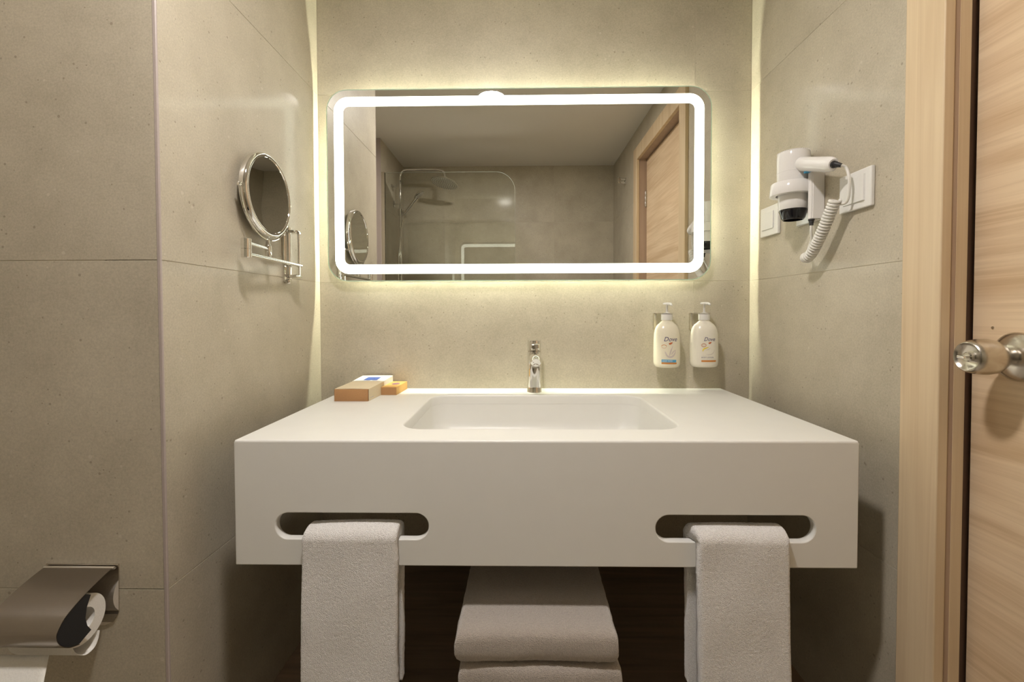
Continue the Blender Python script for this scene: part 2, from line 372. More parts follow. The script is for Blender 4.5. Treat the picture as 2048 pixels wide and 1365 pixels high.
rose = lathe('knob_rose', (XJ, KY, KZ), ax, [(0.0385, 0), (0.0385, 0.003), (0.036, 0.0065), (0.028, 0.0105), (0.0195, 0.0135), (0.0145, 0.0145)], BRUSH, door, 48)
kn = lathe('door_knob', (XJ, KY, KZ), ax, [(0.0135, 0.0145), (0.013, 0.024), (0.0150, 0.027), (0.021, 0.032), (0.0262, 0.041), (0.0283, 0.052), (0.0280, 0.062), (0.0262, 0.072), (0.0240, 0.0790), (0.0220, 0.0805), (0.0205, 0.0785), (0.0160, 0.0745), (0.008, 0.0735)], BRUSH, door, 48)
bm = bmesh.new(); add_lathe(bm, (XJ-0.0735, KY, KZ), ax, [(0.0078, 0), (0.0078, 0.006), (0.0065, 0.0075)], 24)
add_box(bm, (XJ-0.0905, KY-0.0062, KZ-0.0022), (XJ-0.079, KY+0.0062, KZ+0.0022), 0.001)
from_bm('turn_button', bm, CHROME, kn, smooth=True)
bm = bmesh.new(); add_lathe(bm, (XJ, DY1-0.028, KZ+0.044), ax, [(0.0025, 0), (0.0022, 0.001)], 12)
from_bm('screw', bm, STEEL, door)

# ------------------------------------------------------------------ ceiling downlight
DLX, DLY = -0.143, 0.448
dl = thing('ceiling_downlight', 'round glowing ceiling downlight, reflected at the top edge of the lit mirror', 'ceiling light', (DLX, DLY, ZC))
lathe('bezel', (DLX, DLY, ZC), (0, 0, -1), [(0.070, 0.0), (0.082, 0.0), (0.081, 0.004), (0.072, 0.006), (0.068, 0.005), (0.068, 0.001)], WHITEP, dl, 48, cap0=False, cap1=False)
lathe('lens', (DLX, DLY, ZC), (0, 0, -1), [(0.067, 0.001), (0.067, 0.003)], LAMP, dl, 48)

# ------------------------------------------------------------------ lit mirror
MX0, MX1, MZ0, MZ1 = -0.6047, 0.5978, CZ+0.0955, CZ+0.6964
mir = thing('illuminated_mirror', 'wide rounded rectangular wall mirror with a glowing white light band, above the washbasin', 'mirror', ((MX0+MX1)/2, YB, MZ0))
def ins(d, r, seg=12): return rrect(MX0+d, MX1-d, MZ0+d, MZ1-d, r, seg)
def flat_ring(name, a, b, y, mat, thick=None):
    bm = bmesh.new()
    if thick is None: loft(bm, [[(x, y, z) for x, z in a], [(x, y, z) for x, z in b]])
    else: loft(bm, [[(x, y+thick, z) for x, z in a], [(x, y, z) for x, z in a], [(x, y, z) for x, z in b], [(x, y+thick, z) for x, z in b], [(x, y+thick, z) for x, z in a]])
    return from_bm(name, bm, mat, mir)
bm = bmesh.new(); o_ = ins(0.0032, 0.062)
loft(bm, [[(x, YM+0.005, z) for x, z in o_], [(x, YM, z) for x, z in o_]], True, True)
from_bm('mirror_glass', bm, MIRROR, mir)
bm = bmesh.new(); a_ = ins(0.0030, 0.062); b_ = ins(0.0008, 0.0642); c_ = ins(0, 0.065)
loft(bm, [[(x, YM+0.005, z) for x, z in a_], [(x, YM+0.005, z) for x, z in c_], [(x, YM+0.0008, z) for x, z in c_], [(x, YM, z) for x, z in b_], [(x, YM, z) for x, z in a_], [(x, YM+0.005, z) for x, z in a_]])
from_bm('polished_edge', bm, EDGE, mir)
flat_ring('light_band', ins(0.0240, 0.045), ins(0.0535, 0.018), YM-0.0006, BAND, 0.0005)
bm = bmesh.new(); h_ = ins(0.0675, 0.012)
loft(bm, [[(x, YB-0.0002, z) for x, z in h_], [(x, YM+0.0064, z) for x, z in h_]], True, True)
from_bm('back_housing', bm, WHITEP, mir)
bm = bmesh.new(); h_ = ins(0.004, 0.061)
loft(bm, [[(x, YM+0.0062, z) for x, z in h_], [(x, YM+0.0052, z) for x, z in h_]], True, True)
from_bm('backing_sheet', bm, simple('grey_mirror_backing', (0.30, 0.30, 0.29), 0.7), mir)
flat_ring('led_strip', ins(0.0664, 0.0131), ins(0.0672, 0.0123), YM+0.0162, HALO, 0.0050)

# ------------------------------------------------------------------ washbasin counter
VX0, VX1, VY0, HZ, HA = -0.5563, 0.6455, 0.8694, CZ-0.2488, 0.2457
van = thing('washbasin_counter', 'white solid surface vanity counter with integrated rectangular washbasin and towel slots', 'washbasin', ((VX0+VX1)/2, VY0, HZ-HA))
NS = 14
def bas(d, r): return rrect(-0.2560+d, 0.3450-d, 0.9560+d, 1.3440-d, r, NS)
bm = bmesh.new()
out = lambda d, dy=0: rrect(VX0+d, VX1-d, VY0+d+dy, YB-0.0004, max(0.0002, 0.004-d), 4)
rings = [[(x, y, HZ-0.026) for x, y in out(0.0, 0.0005)], [(x, y, HZ-0.0045) for x, y in out(0)], [(x, y, HZ-0.0022) for x, y in out(0.0005)], [(x, y, HZ-0.0006) for x, y in out(0.0018)], [(x, y, HZ) for x, y in out(0.0040)]]
R1 = loft(bm, rings, False, False)
R2 = loft(bm, [[(x, y, HZ) for x, y in bas(-0.004, 0.056)], [(x, y, HZ-0.0010) for x, y in bas(-0.0015, 0.0535)], [(x, y, HZ-0.0040) for x, y in bas(0, 0.052)], [(x, y, HZ-0.026) for x, y in bas(0.0005, 0.052)]])
fill_between(bm, [R1[-1], R2[0]]); fill_between(bm, [R1[0], R2[-1]])
from_bm('countertop', bm, SOLID, van, smooth=True, angle=1.0, flatten=True)
bm = bmesh.new()                                      # bowl, inner and outer skin
prof_b = [(0.0006, 0.052, -0.0262), (0.006, 0.050, -0.075), (0.011, 0.050, -0.092), (0.022, 0.046, -0.1035), (0.040, 0.035, -0.1075)]
inner = [[(x, y, HZ+z) for x, y in bas(d, r)] for d, r, z in prof_b]
outer = [[(x, y, HZ+z-(0.012 if k else 0)) for x, y in bas(d-0.012, r+0.01)] for k, (d, r, z) in enumerate(prof_b)]
loft(bm, outer[::-1] + inner, True, True)
from_bm('basin_bowl', bm, SOLID, van, smooth=True, angle=1.2)
lathe('drain', (0.0446, 1.16, HZ-0.1076), (0, 0, 1), [(0.032, 0), (0.032, 0.0015), (0.029, 0.0025), (0.022, 0.0025), (0.022, 0.005), (0.018, 0.0065), (0.004, 0.0068)], CHROME, van, 32)
bm = bmesh.new()                                      # front panel with two towel slots
Y0, Y1 = VY0, VY0+0.0155; zt, zb = HZ-0.0046, HZ-HA
def outl(d, dt=0): return [(VX0+d, zt-dt), (VX0+d, zb+d), (VX1-d, zb+d), (VX1-d, zt-dt)]
def slot(x0, x1, zc, h, d):
    r = h/2 - d; return [(x, z) for x, z in rrect(x0+d, x1-d, zc-r, zc+r, r-0.0001, 14)]
SL = [(-0.4763, -0.1773, CZ-0.4168, 0.0512), (0.2609, 0.5647, CZ-0.4185, 0.0518)]
def rr_outline(d):
    e = 0.0025
    pts = [(VX0+d, zt)]
    for k in range(5):
        a = PI + PI/2*k/4; pts.append((VX0+e+(e-d)*math.cos(a), zb+e+(e-d)*math.sin(a)))
    for k in range(5):
        a = 1.5*PI + PI/2*k/4; pts.append((VX1-e+(e-d)*math.cos(a), zb+e+(e-d)*math.sin(a)))
    pts.append((VX1-d, zt)); return pts
O = loft(bm, [[(x, Y0, z) for x, z in rr_outline(0.0018)], [(x, Y0+0.0006, z) for x, z in rr_outline(0.0005)], [(x, Y0+0.002, z) for x, z in rr_outline(0)], [(x, Y1, z) for x, z in rr_outline(0)]])
S = []
for s in SL:
    S.append(loft(bm, [[(x, Y0, z) for x, z in slot(*s, -0.0018)], [(x, Y0+0.0006, z) for x, z in slot(*s, -0.0005)], [(x, Y0+0.002, z) for x, z in slot(*s, 0)], [(x, Y1, z) for x, z in slot(*s, 0)]]))
fill_between(bm, [O[0]] + [s[0] for s in S]); fill_between(bm, [O[-1]] + [s[-1] for s in S])
from_bm('front_panel', bm, SOLID, van, smooth=True, angle=1.0, flatten=True)
for x in (VX0+0.06, VX1-0.06):
    bm = bmesh.new()
    add_box(bm, (x-0.012, VY0+0.05, HZ-0.038), (x+0.012, YB-0.0005, HZ-0.0265)); add_box(bm, (x-0.012, YB-0.010, HZ-0.20), (x+0.012, YB-0.0005, HZ-0.0385))
    from_bm('wall_bracket', bm, STEEL, van)

# ------------------------------------------------------------------ faucet
FX, FY = 0.0455, 1.402
fa = thing('basin_faucet', 'small chrome single lever mixer tap behind the washbasin', 'faucet', (FX, FY, HZ))
lathe('faucet_body', (FX, FY, HZ), (0, 0, 1), [(0.0232, 0), (0.0232, 0.002), (0.0222, 0.004), (0.0216, 0.020), (0.0214, 0.118), (0.0214, 0.1225), (0.0206, 0.1240)], CHROME, fa, 48)
bm = bmesh.new()
sp_pts = [(FX+0.001, FY-0.004, HZ+0.1060), (FX+0.001, FY-0.030, HZ+0.1080), (FX+0.001, FY-0.070, HZ+0.1085), (FX+0.001, FY-0.098, HZ+0.1075), (FX+0.001, FY-0.110, HZ+0.1060), (FX+0.001, FY-0.1165, HZ+0.1035)]
add_tube(bm, sp_pts, [0.0170, 0.0180, 0.0180, 0.0178, 0.0160, 0.0118], 36)
from_bm('spout', bm, CHROME, fa, smooth=True, angle=1.0)
lathe('aerator', (FX+0.001, FY-0.1045, HZ+0.0945), (0, -0.55, -0.83), [(0.0110, -0.004), (0.0118, 0.0045), (0.0105, 0.0052), (0.0100, 0.0030)], STEEL, fa, 32)
lathe('collar', (FX, FY, HZ+0.1242), (0, 0, 1), [(0.0195, 0), (0.0195, 0.0022), (0.0206, 0.0030)], STEEL, fa, 40)
lev = lathe('lever_cap', (FX, FY, HZ+0.1274), (0, 0, 1), [(0.0210, 0), (0.0210, 0.0300), (0.0200, 0.0320), (0.0120, 0.0330)], CHROME, fa, 48)
bm = bmesh.new(); add_box(bm, (FX-0.0122, FY-0.060, HZ+0.1330), (FX+0.0134, FY-0.0215, HZ+0.1520), 0.0052, 4)
from_bm('lever_handle', bm, CHROME, lev, smooth=True, angle=1.3)

# ------------------------------------------------------------------ shelf and towels under the counter
SHX0, SHX1, SHZ = -0.5545, 0.6360, CZ-0.8295
sh = thing('lower_shelf', 'dark brown wooden shelf under the washbasin counter', 'shelf', ((SHX0+SHX1)/2, YB, SHZ-0.04))
boxo('shelf_board', (SHX0, 0.855, SHZ-0.04), (SHX1, YB-0.0006, SHZ), SHELFW, sh, 0.0015)
for x in (-0.38, 0.46): boxo('shelf_bracket', (x-0.015, 1.16, SHZ-0.052), (x+0.015, YB-0.0006, SHZ-0.0403), STEEL, sh)

def nz(p, s, a): return (noise.noise(Vector(p)*s))*a
def towel_block(name, x0, x1, y0, y1, z0, z1, seed, tilt=0.0):
    """folded towel: rounded fold towards the front, three soft layers at the sides"""
    bm = bmesh.new(); NX, NP = 90, 96
    th = (z1-z0)/2; zc = (z0+z1)/2
    # cross-section loop in the y,z plane
    loop = []
    def arc(t):
        # 0..1 round: top (back->front), front half circle, bottom (front->back), back end
        Ltop = (y1-y0-th); 
        per = [Ltop, PI*th*0.9, Ltop, 2*th]; tot = sum(per); s = t*tot
        if s < per[0]: return (y1 - s, z1)
        s -= per[0]
        if s < per[1]:
            a = s/per[1]*PI; return (y0+th - th*abs(math.sin(a))**0.62, zc + th*math.copysign(abs(math.cos(a))**0.62, math.cos(a)))
        s -= per[1]
        if s < per[2]: return (y0+th + s, z0)
        s -= per[2]; return (y1, z0 + s)
    for k in range(NP): loop.append(arc(k/NP))
    rings = []
    for i in range(NX+1):
        t = i/NX; x = x0 + (x1-x0)*t
        e = min(t, 1-t)*(x1-x0); q = min(1, e/0.012); rnd = math.sqrt(max(0, 1-(1-q)**2))
        ring = []
        for y, z in loop:
            zz = zc + (z-zc)*(0.55+0.45*rnd)
            p = Vector((x + 0.006*math.sin(3*(y+seed)) , y, zz))
            n_ = noise.noise(Vector((x*14+seed, y*14, z*20)))*0.0016 + noise.noise(Vector((x*160+seed, y*160, z*160)))*0.0009
            if z > z0+0.001: p.z += n_ - 0.0012
            if y < y0+th+0.001: p.y += n_*1.2 + 0.002*math.sin(x*21+seed)
            if i in (0, NX): p.x += noise.noise(Vector((seed, y*40, z*40)))*0.002
            ring.append(p)
        rings.append(ring)
    loft(bm, rings, True, True)
    bmesh.ops.translate(bm, verts=bm.verts, vec=(0, 0, 0.0))
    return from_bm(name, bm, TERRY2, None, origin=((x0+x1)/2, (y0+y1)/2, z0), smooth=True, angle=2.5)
TH = 0.0611
names = ['white folded bath towel on top of the stack under the counter', 'white folded bath towel second from the top of the stack',
         'white folded bath towel third from the top of the stack', 'white folded bath towel lying lowest, directly on the brown shelf']
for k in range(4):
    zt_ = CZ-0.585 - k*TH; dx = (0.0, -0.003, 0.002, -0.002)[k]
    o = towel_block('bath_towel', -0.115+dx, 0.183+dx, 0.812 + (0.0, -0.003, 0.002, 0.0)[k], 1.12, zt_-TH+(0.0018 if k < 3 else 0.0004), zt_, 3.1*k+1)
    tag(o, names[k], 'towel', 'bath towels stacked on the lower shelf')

def hand_towel(name, xt0, xt1, xb0, xb1, back_dx, zlip, label, seed, flare=0.0):
    """folded towel over the lower lip of a slot: front leaf, round top, back leaf"""
    yf, yb = VY0-0.0205, VY0+0.0155+0.026        # outer surfaces
    ti = 0.0155                                   # leaf thickness
    ztop = zlip+0.0275; zlow_f, zlow_b = CZ-0.80+0.03, CZ-0.735
    ymid = (yf+yb)/2; ro = (yb-yf)/2; zs = ztop-ro*0.75
    outer, inner = [], []
    NF, NA, NB = 150, 26, 100
    for k in range(NF): outer.append((yf, zlow_f + (zs-zlow_f)*k/NF, 0))
    for k in range(NA+1):
        a = PI*k/NA; outer.append((ymid - ro*math.cos(a), zs + ro*0.75*math.sin(a), k/NA))
    for k in range(1, NB+1): outer.append((yb, zs + (zlow_b-zs)*k/NB, 1))
    yi0, yi1 = VY0-0.0012, VY0+0.0155+0.0012; rim = (yi1-yi0)/2; zi = zlip+0.0015
    for k in range(NF): inner.append((yi0 - max(0, (zi-0.05-(zlow_f + (zi-zlow_f)*k/NF)))*0.0, zlow_f + (zi-zlow_f)*k/NF, 0))
    for k in range(NA+1):
        a = PI*k/NA; inner.append(((yi0+yi1)/2 - rim*math.cos(a), zi + 0.002*math.sin(a), k/NA))
    for k in range(1, NB+1): inner.append((yi1, zi + (zlow_b-zi)*k/NB, 1))
    bm = bmesh.new(); NX = 96
    def xr(z, s):
        t = min(1, max(0, (ztop-z)/0.30)); tt = t**0.8
        a, b = xt0 + (xb0-xt0)*tt, xt1 + (xb1-xt1)*tt
        return a + back_dx[0]*s, b + back_dx[1]*s
    def mk(loop, sgn):
        rows = []
        for y, z, s in loop:
            a, b = xr(z, s); row = []
            for i in range(NX+1):
                t = i/NX; x = a + (b-a)*t
                e = min(t, 1-t)*(b-a); q = min(1, e/0.008); rnd = math.sqrt(max(0, 1-(1-q)**2))
                off = (1-rnd)*0.0065
                d = noise.noise(Vector((x*11+seed, z*9, s)))*0.0035 + noise.noise(Vector((x*230, z*230+seed, s*3)))*0.0006 + noise.noise(Vector((x*420, z*420+seed, s*3)))*0.0005
                yy = y
                if sgn > 0:
                    dirx = -1 if s < 0.5 else 1
                    wv = math.cos(PI*s) # -> +1 front, -1 back
                    yy = y - wv*(d) + wv*off
                    zz = z + math.sin(PI*s)*(d - off + 0.0022*math.sin(PI*t)) if 0 < s < 1 else z
                else: zz = z
                xx = x + (noise.noise(Vector((z*120, seed, s)))*0.0009 + noise.noise(Vector((z*14, seed*2, s)))*0.0022 if i in (0, NX) else 0)
                row.append((xx, yy, zz))
            rows.append(row)
        return rows
    A, B = mk(outer, 1), mk(inner, -1)
    VA = [[bm.verts.new(p) for p in r] for r in A]; VB = [[bm.verts.new(p) for p in r] for r in B]
    for V, fl_ in ((VA, 0), (VB, 1)):
        for r0, r1 in zip(V[:-1], V[1:]):
            for i in range(NX): bm.faces.new((r0[i], r0[i+1], r1[i+1], r1[i]))
    for i in range(NX):
        bm.faces.new((VA[0][i], VA[0][i+1], VB[0][i+1], VB[0][i])); bm.faces.new((VA[-1][i], VA[-1][i+1], VB[-1][i+1], VB[-1][i]))
    for r in range(len(VA)-1):
        for i in (0, NX): bm.faces.new((VA[r][i], VA[r+1][i], VB[r+1][i], VB[r][i]))
    o = from_bm(name, bm, TERRY, None, origin=((xt0+xt1)/2, VY0, zlow_f), smooth=True, angle=2.2)
    return tag(o, label, 'towel', 'hand towels hanging through the counter slots')
hand_towel('hand_towel', -0.4175, -0.2345, -0.4245, -0.2370, (0.004, 0.002), CZ-0.4424, 'white terry hand towel hanging through the left slot of the counter', 2.0)
hand_towel('hand_towel', 0.3360, 0.5065, 0.3400, 0.5130, (-0.010, 0.004), CZ-0.4444, 'white terry hand towel hanging through the right slot of the counter', 9.0)

# ------------------------------------------------------------------ soap and lotion bottles in wall brackets
def sup(a, b, n, t):
    c, s = math.cos(t), math.sin(t)
    return (a*math.copysign(abs(c)**(2/n), c), b*math.copysign(abs(s)**(2/n), s))
def wrap_y(x, xc, yc, a, b, n=2.3): 
    q = min(0.999, abs((x-xc)/a)); return yc - b*(1-q**n)**(1/n)
def print_mesh(name, me, mat, parent, f):
    """push a flat x/z mesh onto the bottle front"""
    for v in me.vertices: v.co = Vector((v.co.x, f(v.co.x) - 0.00025, v.co.z))
    return link(name, me, mat, parent)
def text_mesh(body, size, shear=0.0, bold=0.0, sx=1.0):
    cu = bpy.data.curves.new('t', 'FONT'); cu.body = body; cu.size = size; cu.shear = shear; cu.offset = bold; cu.resolution_u = 3
    cu.align_x = 'LEFT'
    ob = bpy.data.objects.new('t', cu); COL.objects.link(ob)
    dg = bpy.context.evaluated_depsgraph_get(); dg.update()
    me = bpy.data.meshes.new_from_object(ob.evaluated_get(dg))
    bpy.data.objects.remove(ob); bpy.data.curves.remove(cu)
    xs = [v.co.x for v in me.vertices]; x0 = min(xs)
    for v in me.vertices: v.co = Vector(((v.co.x-x0)*sx, 0, v.co.y))
    me.materials.clear()
    return me, (max(xs)-x0)*sx
def shape_mesh(pts_list):
    bm = bmesh.new()
    for pts in pts_list:
        if len(pts) == 4:
            # subdivided strip so it can follow the curve of the bottle
            (ax, az), (bx, bz), (cx, cz), (dx, dz) = pts; n = 12
            lo = [bm.verts.new((ax+(bx-ax)*k/n, 0, az+(bz-az)*k/n)) for k in range(n+1)]
            hi = [bm.verts.new((dx+(cx-dx)*k/n, 0, dz+(cz-dz)*k/n)) for k in range(n+1)]
            for k in range(n): bm.faces.new((lo[k], lo[k+1], hi[k+1], hi[k]))
        else: bm.faces.new([bm.verts.new((x, 0, z)) for x, z in pts])
    me = bpy.data.meshes.new('s'); bm.to_mesh(me); bm.free(); return me
def stroke(path, w0, w1):
    pts = catmull([(x, 0, z) for x, z in path], 5); n = len(pts); q = []
    L_, R_ = [], []
    for i, p in enumerate(pts):
        d = (pts[min(i+1, n-1)]-pts[max(0, i-1)]).normalized(); t = i/(n-1); w_ = (w0 + (w1-w0)*t)*(0.25+0.75*math.sin(PI*min(1, max(0, t))))
        nn = Vector((-d.z, 0, d.x)); L_.append(p+nn*w_); R_.append(p-nn*w_)
    return L_, R_
def stroke_mesh(paths):
    bm = bmesh.new()
    for path, w0, w1 in paths:
        L_, R_ = stroke(path, w0, w1); A = [bm.verts.new(p) for p in L_]; B = [bm.verts.new(p) for p in R_]
        for i in range(len(A)-1): bm.faces.new((A[i], A[i+1], B[i+1], B[i]))
    me = bpy.data.meshes.new('s'); bm.to_mesh(me); bm.free(); return me
def disc_pts(cx, cz, rx, rz, n=24): return [(cx+rx*math.cos(2*PI*k/n), cz+rz*math.sin(2*PI*k/n)) for k in range(n)]
def ring_mesh(cx, cz, rx, rz, w, a0=0, a1=2*PI, n=28):
    bm = bmesh.new(); A, B = [], []
    for k in range(n+1):
        a = a0 + (a1-a0)*k/n
        A.append(bm.verts.new((cx+rx*math.cos(a), 0, cz+rz*math.sin(a)))); B.append(bm.verts.new((cx+(rx-w)*math.cos(a), 0, cz+(rz-w)*math.sin(a))))
    for k in range(n): bm.faces.new((A[k], A[k+1], B[k+1], B[k]))
    me = bpy.data.meshes.new('s'); bm.to_mesh(me); bm.free(); return me
def bottle(xc, hw, hb, htop, label, mat, kind):
    yc = 1.4155; dep = 0.0300
    zb_ = CZ+hb
    root = thing('pump_bottle', label, 'bottle', (xc, yc, zb_), 'pump bottles on the tiled wall')
    hs = CZ-0.0300                                   # foot of the neck
    Hh = hs - zb_
    prof = [(0.80, 0), (0.90, 0.0025), (0.965, 0.008), (0.995, 0.016), (1.0, 0.035), (0.99, 0.065), (0.975, 0.090), (0.955, 0.103), (0.90, 0.116), (0.81, 0.1255), (0.69, 0.1325), (0.55, 0.1375)]
    k_ = (Hh-0.004)/0.1415
    bm = bmesh.new(); rings = []; n = 48
    for f, h in prof:
        rings.append([(xc + sup(hw*f, dep*min(1, f*1.03), 2.3, 2*PI*i/n)[0], yc + sup(hw*f, dep*min(1, f*1.03), 2.3, 2*PI*i/n)[1], zb_+h*k_) for i in range(n)])
    for r, z in ((0.0165, hs-0.0025), (0.0150, hs-0.001), (0.0150, hs+0.0035)):
        rings.append([(xc + r*math.cos(2*PI*i/n), yc + r*math.sin(2*PI*i/n), z) for i in range(n)])
    loft(bm, rings, True, True)
    body = from_bm('bottle_body', bm, mat, root, smooth=True, angle=1.0)
    lathe('screw_cap', (xc, yc, hs+0.0012), (0, 0, 1), [(0.0168, 0), (0.0172, 0.001), (0.0168, 0.0185), (0.0150, 0.0195)], WHITEP, root, 40)
    pm = lathe('pump_stem', (xc, yc, hs+0.0208), (0, 0, 1), [(0.0130, 0), (0.0105, 0.0022), (0.0085, 0.0030), (0.0036, 0.0045), (0.0030, 0.0300)], WHITEP, root, 28)
    bm = bmesh.new()
    hz = CZ+htop
    rings = []
    for f, z in ((0.90, hz-0.0065), (1.0, hz-0.0040), (0.92, hz-0.0015), (0.7, hz)):
        rings.append([(xc + 0.0138*f*math.cos(2*PI*i/28), yc - 0.004 + 0.0150*f*math.sin(2*PI*i/28), z) for i in range(28)])
    loft(bm, rings, True, True); add_tube(bm, [(xc, yc-0.012, hz-0.0045), (xc+0.002, yc-0.030, hz-0.0055), (xc+0.003, yc-0.036, hz-0.009)], [0.0045, 0.0036, 0.003], 12)
    from_bm('pump_head', bm, WHITEP, root, smooth=True, angle=1.0)
    f = lambda x, xo=xc: wrap_y(x, xo, yc, hw*0.99, dep)
    centre = xc; xc = xc - (0.0065 if kind == 0 else 0.0085)
    L0 = zb_
    Z = lambda h: L0 + h
    if kind == 0:
        me, wd = text_mesh('Dove', 0.0190, 0.30, 0.0, 1.0); k2 = 0.0400/wd
        for v in me.vertices: v.co.x = v.co.x*k2 + xc-0.0110; v.co.z += Z(0.0815)
        print_mesh('logo_text', me, NAVY, body, f)
        print_mesh('bird_emblem', stroke_mesh([([(xc+0.0040, Z(0.0718)), (xc+0.0085, Z(0.0745)), (xc+0.0145, Z(0.0780))], 0.0030, 0.0026), ([(xc+0.0030, Z(0.0742)), (xc+0.0085, Z(0.0752)), (xc+0.0135, Z(0.0750))], 0.0026, 0.0020)]), RUST, body, f)
        print_mesh('badge', ring_mesh(xc-0.0107, Z(0.0655), 0.0076, 0.0058, 0.0016, 0.10, PI-0.10), ORANGE, body, f)
        print_mesh('badge', ring_mesh(xc-0.0107, Z(0.0655), 0.0072, 0.0054, 0.0007, PI+0.2, 2*PI-0.2), ORANGE, body, f)
        print_mesh('cream_swirl', stroke_mesh([([(xc-0.0080, Z(0.0500)), (xc-0.0010, Z(0.0365)), (xc+0.0100, Z(0.0335)), (xc+0.0200, Z(0.0410)), (xc+0.0245, Z(0.0540))], 0.0034, 0.0026),
            ([(xc+0.0050, Z(0.0370)), (xc+0.0095, Z(0.0520)), (xc+0.0155, Z(0.0680))], 0.0034, 0.0010), ([(xc+0.0110, Z(0.0400)), (xc+0.0165, Z(0.0490)), (xc+0.0240, Z(0.0550))], 0.0024, 0.0016)]), simple('pale_grey_ink', (0.62, 0.55, 0.51), 0.4), body, f)
        print_mesh('blue_band', shape_mesh([[(xc-0.0175, Z(0.0178)), (xc+0.0265, Z(0.0170)), (xc+0.0265, Z(0.0250)), (xc-0.0175, Z(0.0258))]]), BLUEI, body, f)
        me, wd = text_mesh('HAND WASH', 0.0062, 0, 0.0, 1.0); k2 = 0.030/wd
        for v in me.vertices: v.co.x = v.co.x*k2 + xc-0.0155; v.co.z += Z(0.0194)
        print_mesh('band_text', me, WHITEI, body, lambda x: f(x)-0.0002)
        print_mesh('copper_band', shape_mesh([[(xc-0.0175, Z(0.0122)), (xc+0.0280, Z(0.0116)), (xc+0.0280, Z(0.0166)), (xc-0.0175, Z(0.0172))]]), ORANGE, body, f)
        me, wd = text_mesh('~~~ ~~ ~ ~~~ ~~', 0.0030)
        for v in me.vertices: v.co.x += xc-0.0040; v.co.z += Z(0.0080)
        print_mesh('small_text', me, GREYI, body, f)
    else:
        me, wd = text_mesh('Dove', 0.0168, 0.30, 0.0, 1.0); k2 = 0.0340/wd
        for v in me.vertices: v.co.x = v.co.x*k2 + xc-0.0030; v.co.z += Z(0.0810)
        print_mesh('logo_text', me, NAVY, body, f)
        print_mesh('bird_emblem', stroke_mesh([([(xc+0.0105, Z(0.0728)), (xc+0.0145, Z(0.0750)), (xc+0.0190, Z(0.0775))], 0.0027, 0.0024), ([(xc+0.0098, Z(0.0748)), (xc+0.0145, Z(0.0756)), (xc+0.0182, Z(0.0754))], 0.0024, 0.0018)]), RUST, body, f)
        print_mesh('badge', ring_mesh(xc-0.0037, Z(0.0682), 0.0074, 0.0056, 0.0011), RUST, body, f)
        print_mesh('badge', ring_mesh(xc-0.0037, Z(0.0682), 0.0052, 0.0038, 0.0005), ORANGE, body, f)
        print_mesh('yellow_stroke', stroke_mesh([([(xc-0.0070, Z(0.0490)), (xc-0.0045, Z(0.0560)), (xc+0.0020, Z(0.0595)), (xc+0.0110, Z(0.0625))], 0.0022, 0.0020)]), YELLI, body, f)
        print_mesh('cream_swirl', stroke_mesh([([(xc+0.003, Z(0.0410)), (xc+0.014, Z(0.0395)), (xc+0.024, Z(0.0440)), (xc+0.0300, Z(0.0540))], 0.0010, 0.0010), ([(xc+0.002, Z(0.0540)), (xc+0.009, Z(0.0550)), (xc+0.017, Z(0.0600))], 0.0008, 0.0008)]), simple('pale_grey_ink_two', (0.62, 0.56, 0.50), 0.4), body, f)
        for txt, sz, dz, col, dx, wt in (('~~~~~~~~', 0.0042, 0.0350, GREYI, 0, 0.021), ('BODY LOTION', 0.0056, 0.0292, NAVY, 0, 0.036), ('~~~~~~ ~~~~ ~~ ~~~~~ ~~~~', 0.0038, 0.0248, NAVY, 0, 0.043), ('~~~ ~~ ~ ~~~ ~~', 0.0030, 0.0122, GREYI, 0.011, 0.022)):
            me, wd = text_mesh(txt, sz)
            for v in me.vertices: v.co.x = v.co.x*wt/wd + xc-0.0100+dx; v.co.z += Z(dz)
            print_mesh('label_text', me, col, body, f)
        print_mesh('copper_band', shape_mesh([[(xc-0.0105, Z(0.0172)), (xc+0.0345, Z(0.0172)), (xc+0.0345, Z(0.0228)), (xc-0.0105, Z(0.0228))]]), ORANGE, body, f)
    xc = centre
    # bracket, a separate thing screwed to the wall
    br = thing('bottle_bracket', 'thin metal wall bracket holding the neck of the %s bottle' % ('left hand wash' if kind == 0 else 'right body lotion'), 'bracket', (xc-0.0225, YB, CZ-0.03), 'metal brackets holding the pump bottles')
    zr = hs+0.0218
    boxo('wall_plate', (xc-0.0295, YB-0.0022, CZ-0.060), (xc-0.0185, YB-0.0003, zr+0.0012), BRUSH, br)
    boxo('plate_flange', (xc-0.0295, YB-0.0120, CZ-0.060), (xc-0.0279, YB-0.0024, zr+0.0012), BRUSH, br)
    bm = bmesh.new()
    # flat ring around the neck above the cap and arm to the wall
    n = 36; ra, rb = 0.0190, 0.0138
    A = [[bm.verts.new((xc + r*math.cos(2*PI*i/n), yc + r*math.sin(2*PI*i/n), zr+dz)) for i in range(n)] for r, dz in ((rb, 0), (ra, 0), (ra, 0.0012), (rb, 0.0012))]
    for a, b in ((0, 1), (1, 2), (2, 3), (3, 0)):
        for i in range(n): bm.faces.new((A[a][i], A[a][(i+1) % n], A[b][(i+1) % n], A[b][i]))
    add_box(bm, (xc-0.0275, yc+0.0125, zr), (xc-0.0050, YB-0.0024, zr+0.0012))
    from_bm('neck_ring', bm, STEEL, br)
bottle(0.4562, 0.0402, -0.1740, 0.0255, 'white hand wash pump bottle with blue band on its label, hanging on the wall', BOTTLE2, 0)
bottle(0.5708, 0.0420, -0.1730, 0.0265, 'white body lotion pump bottle with a yellow stroke on its label, nearest the wall corner', BOTTLE, 1)

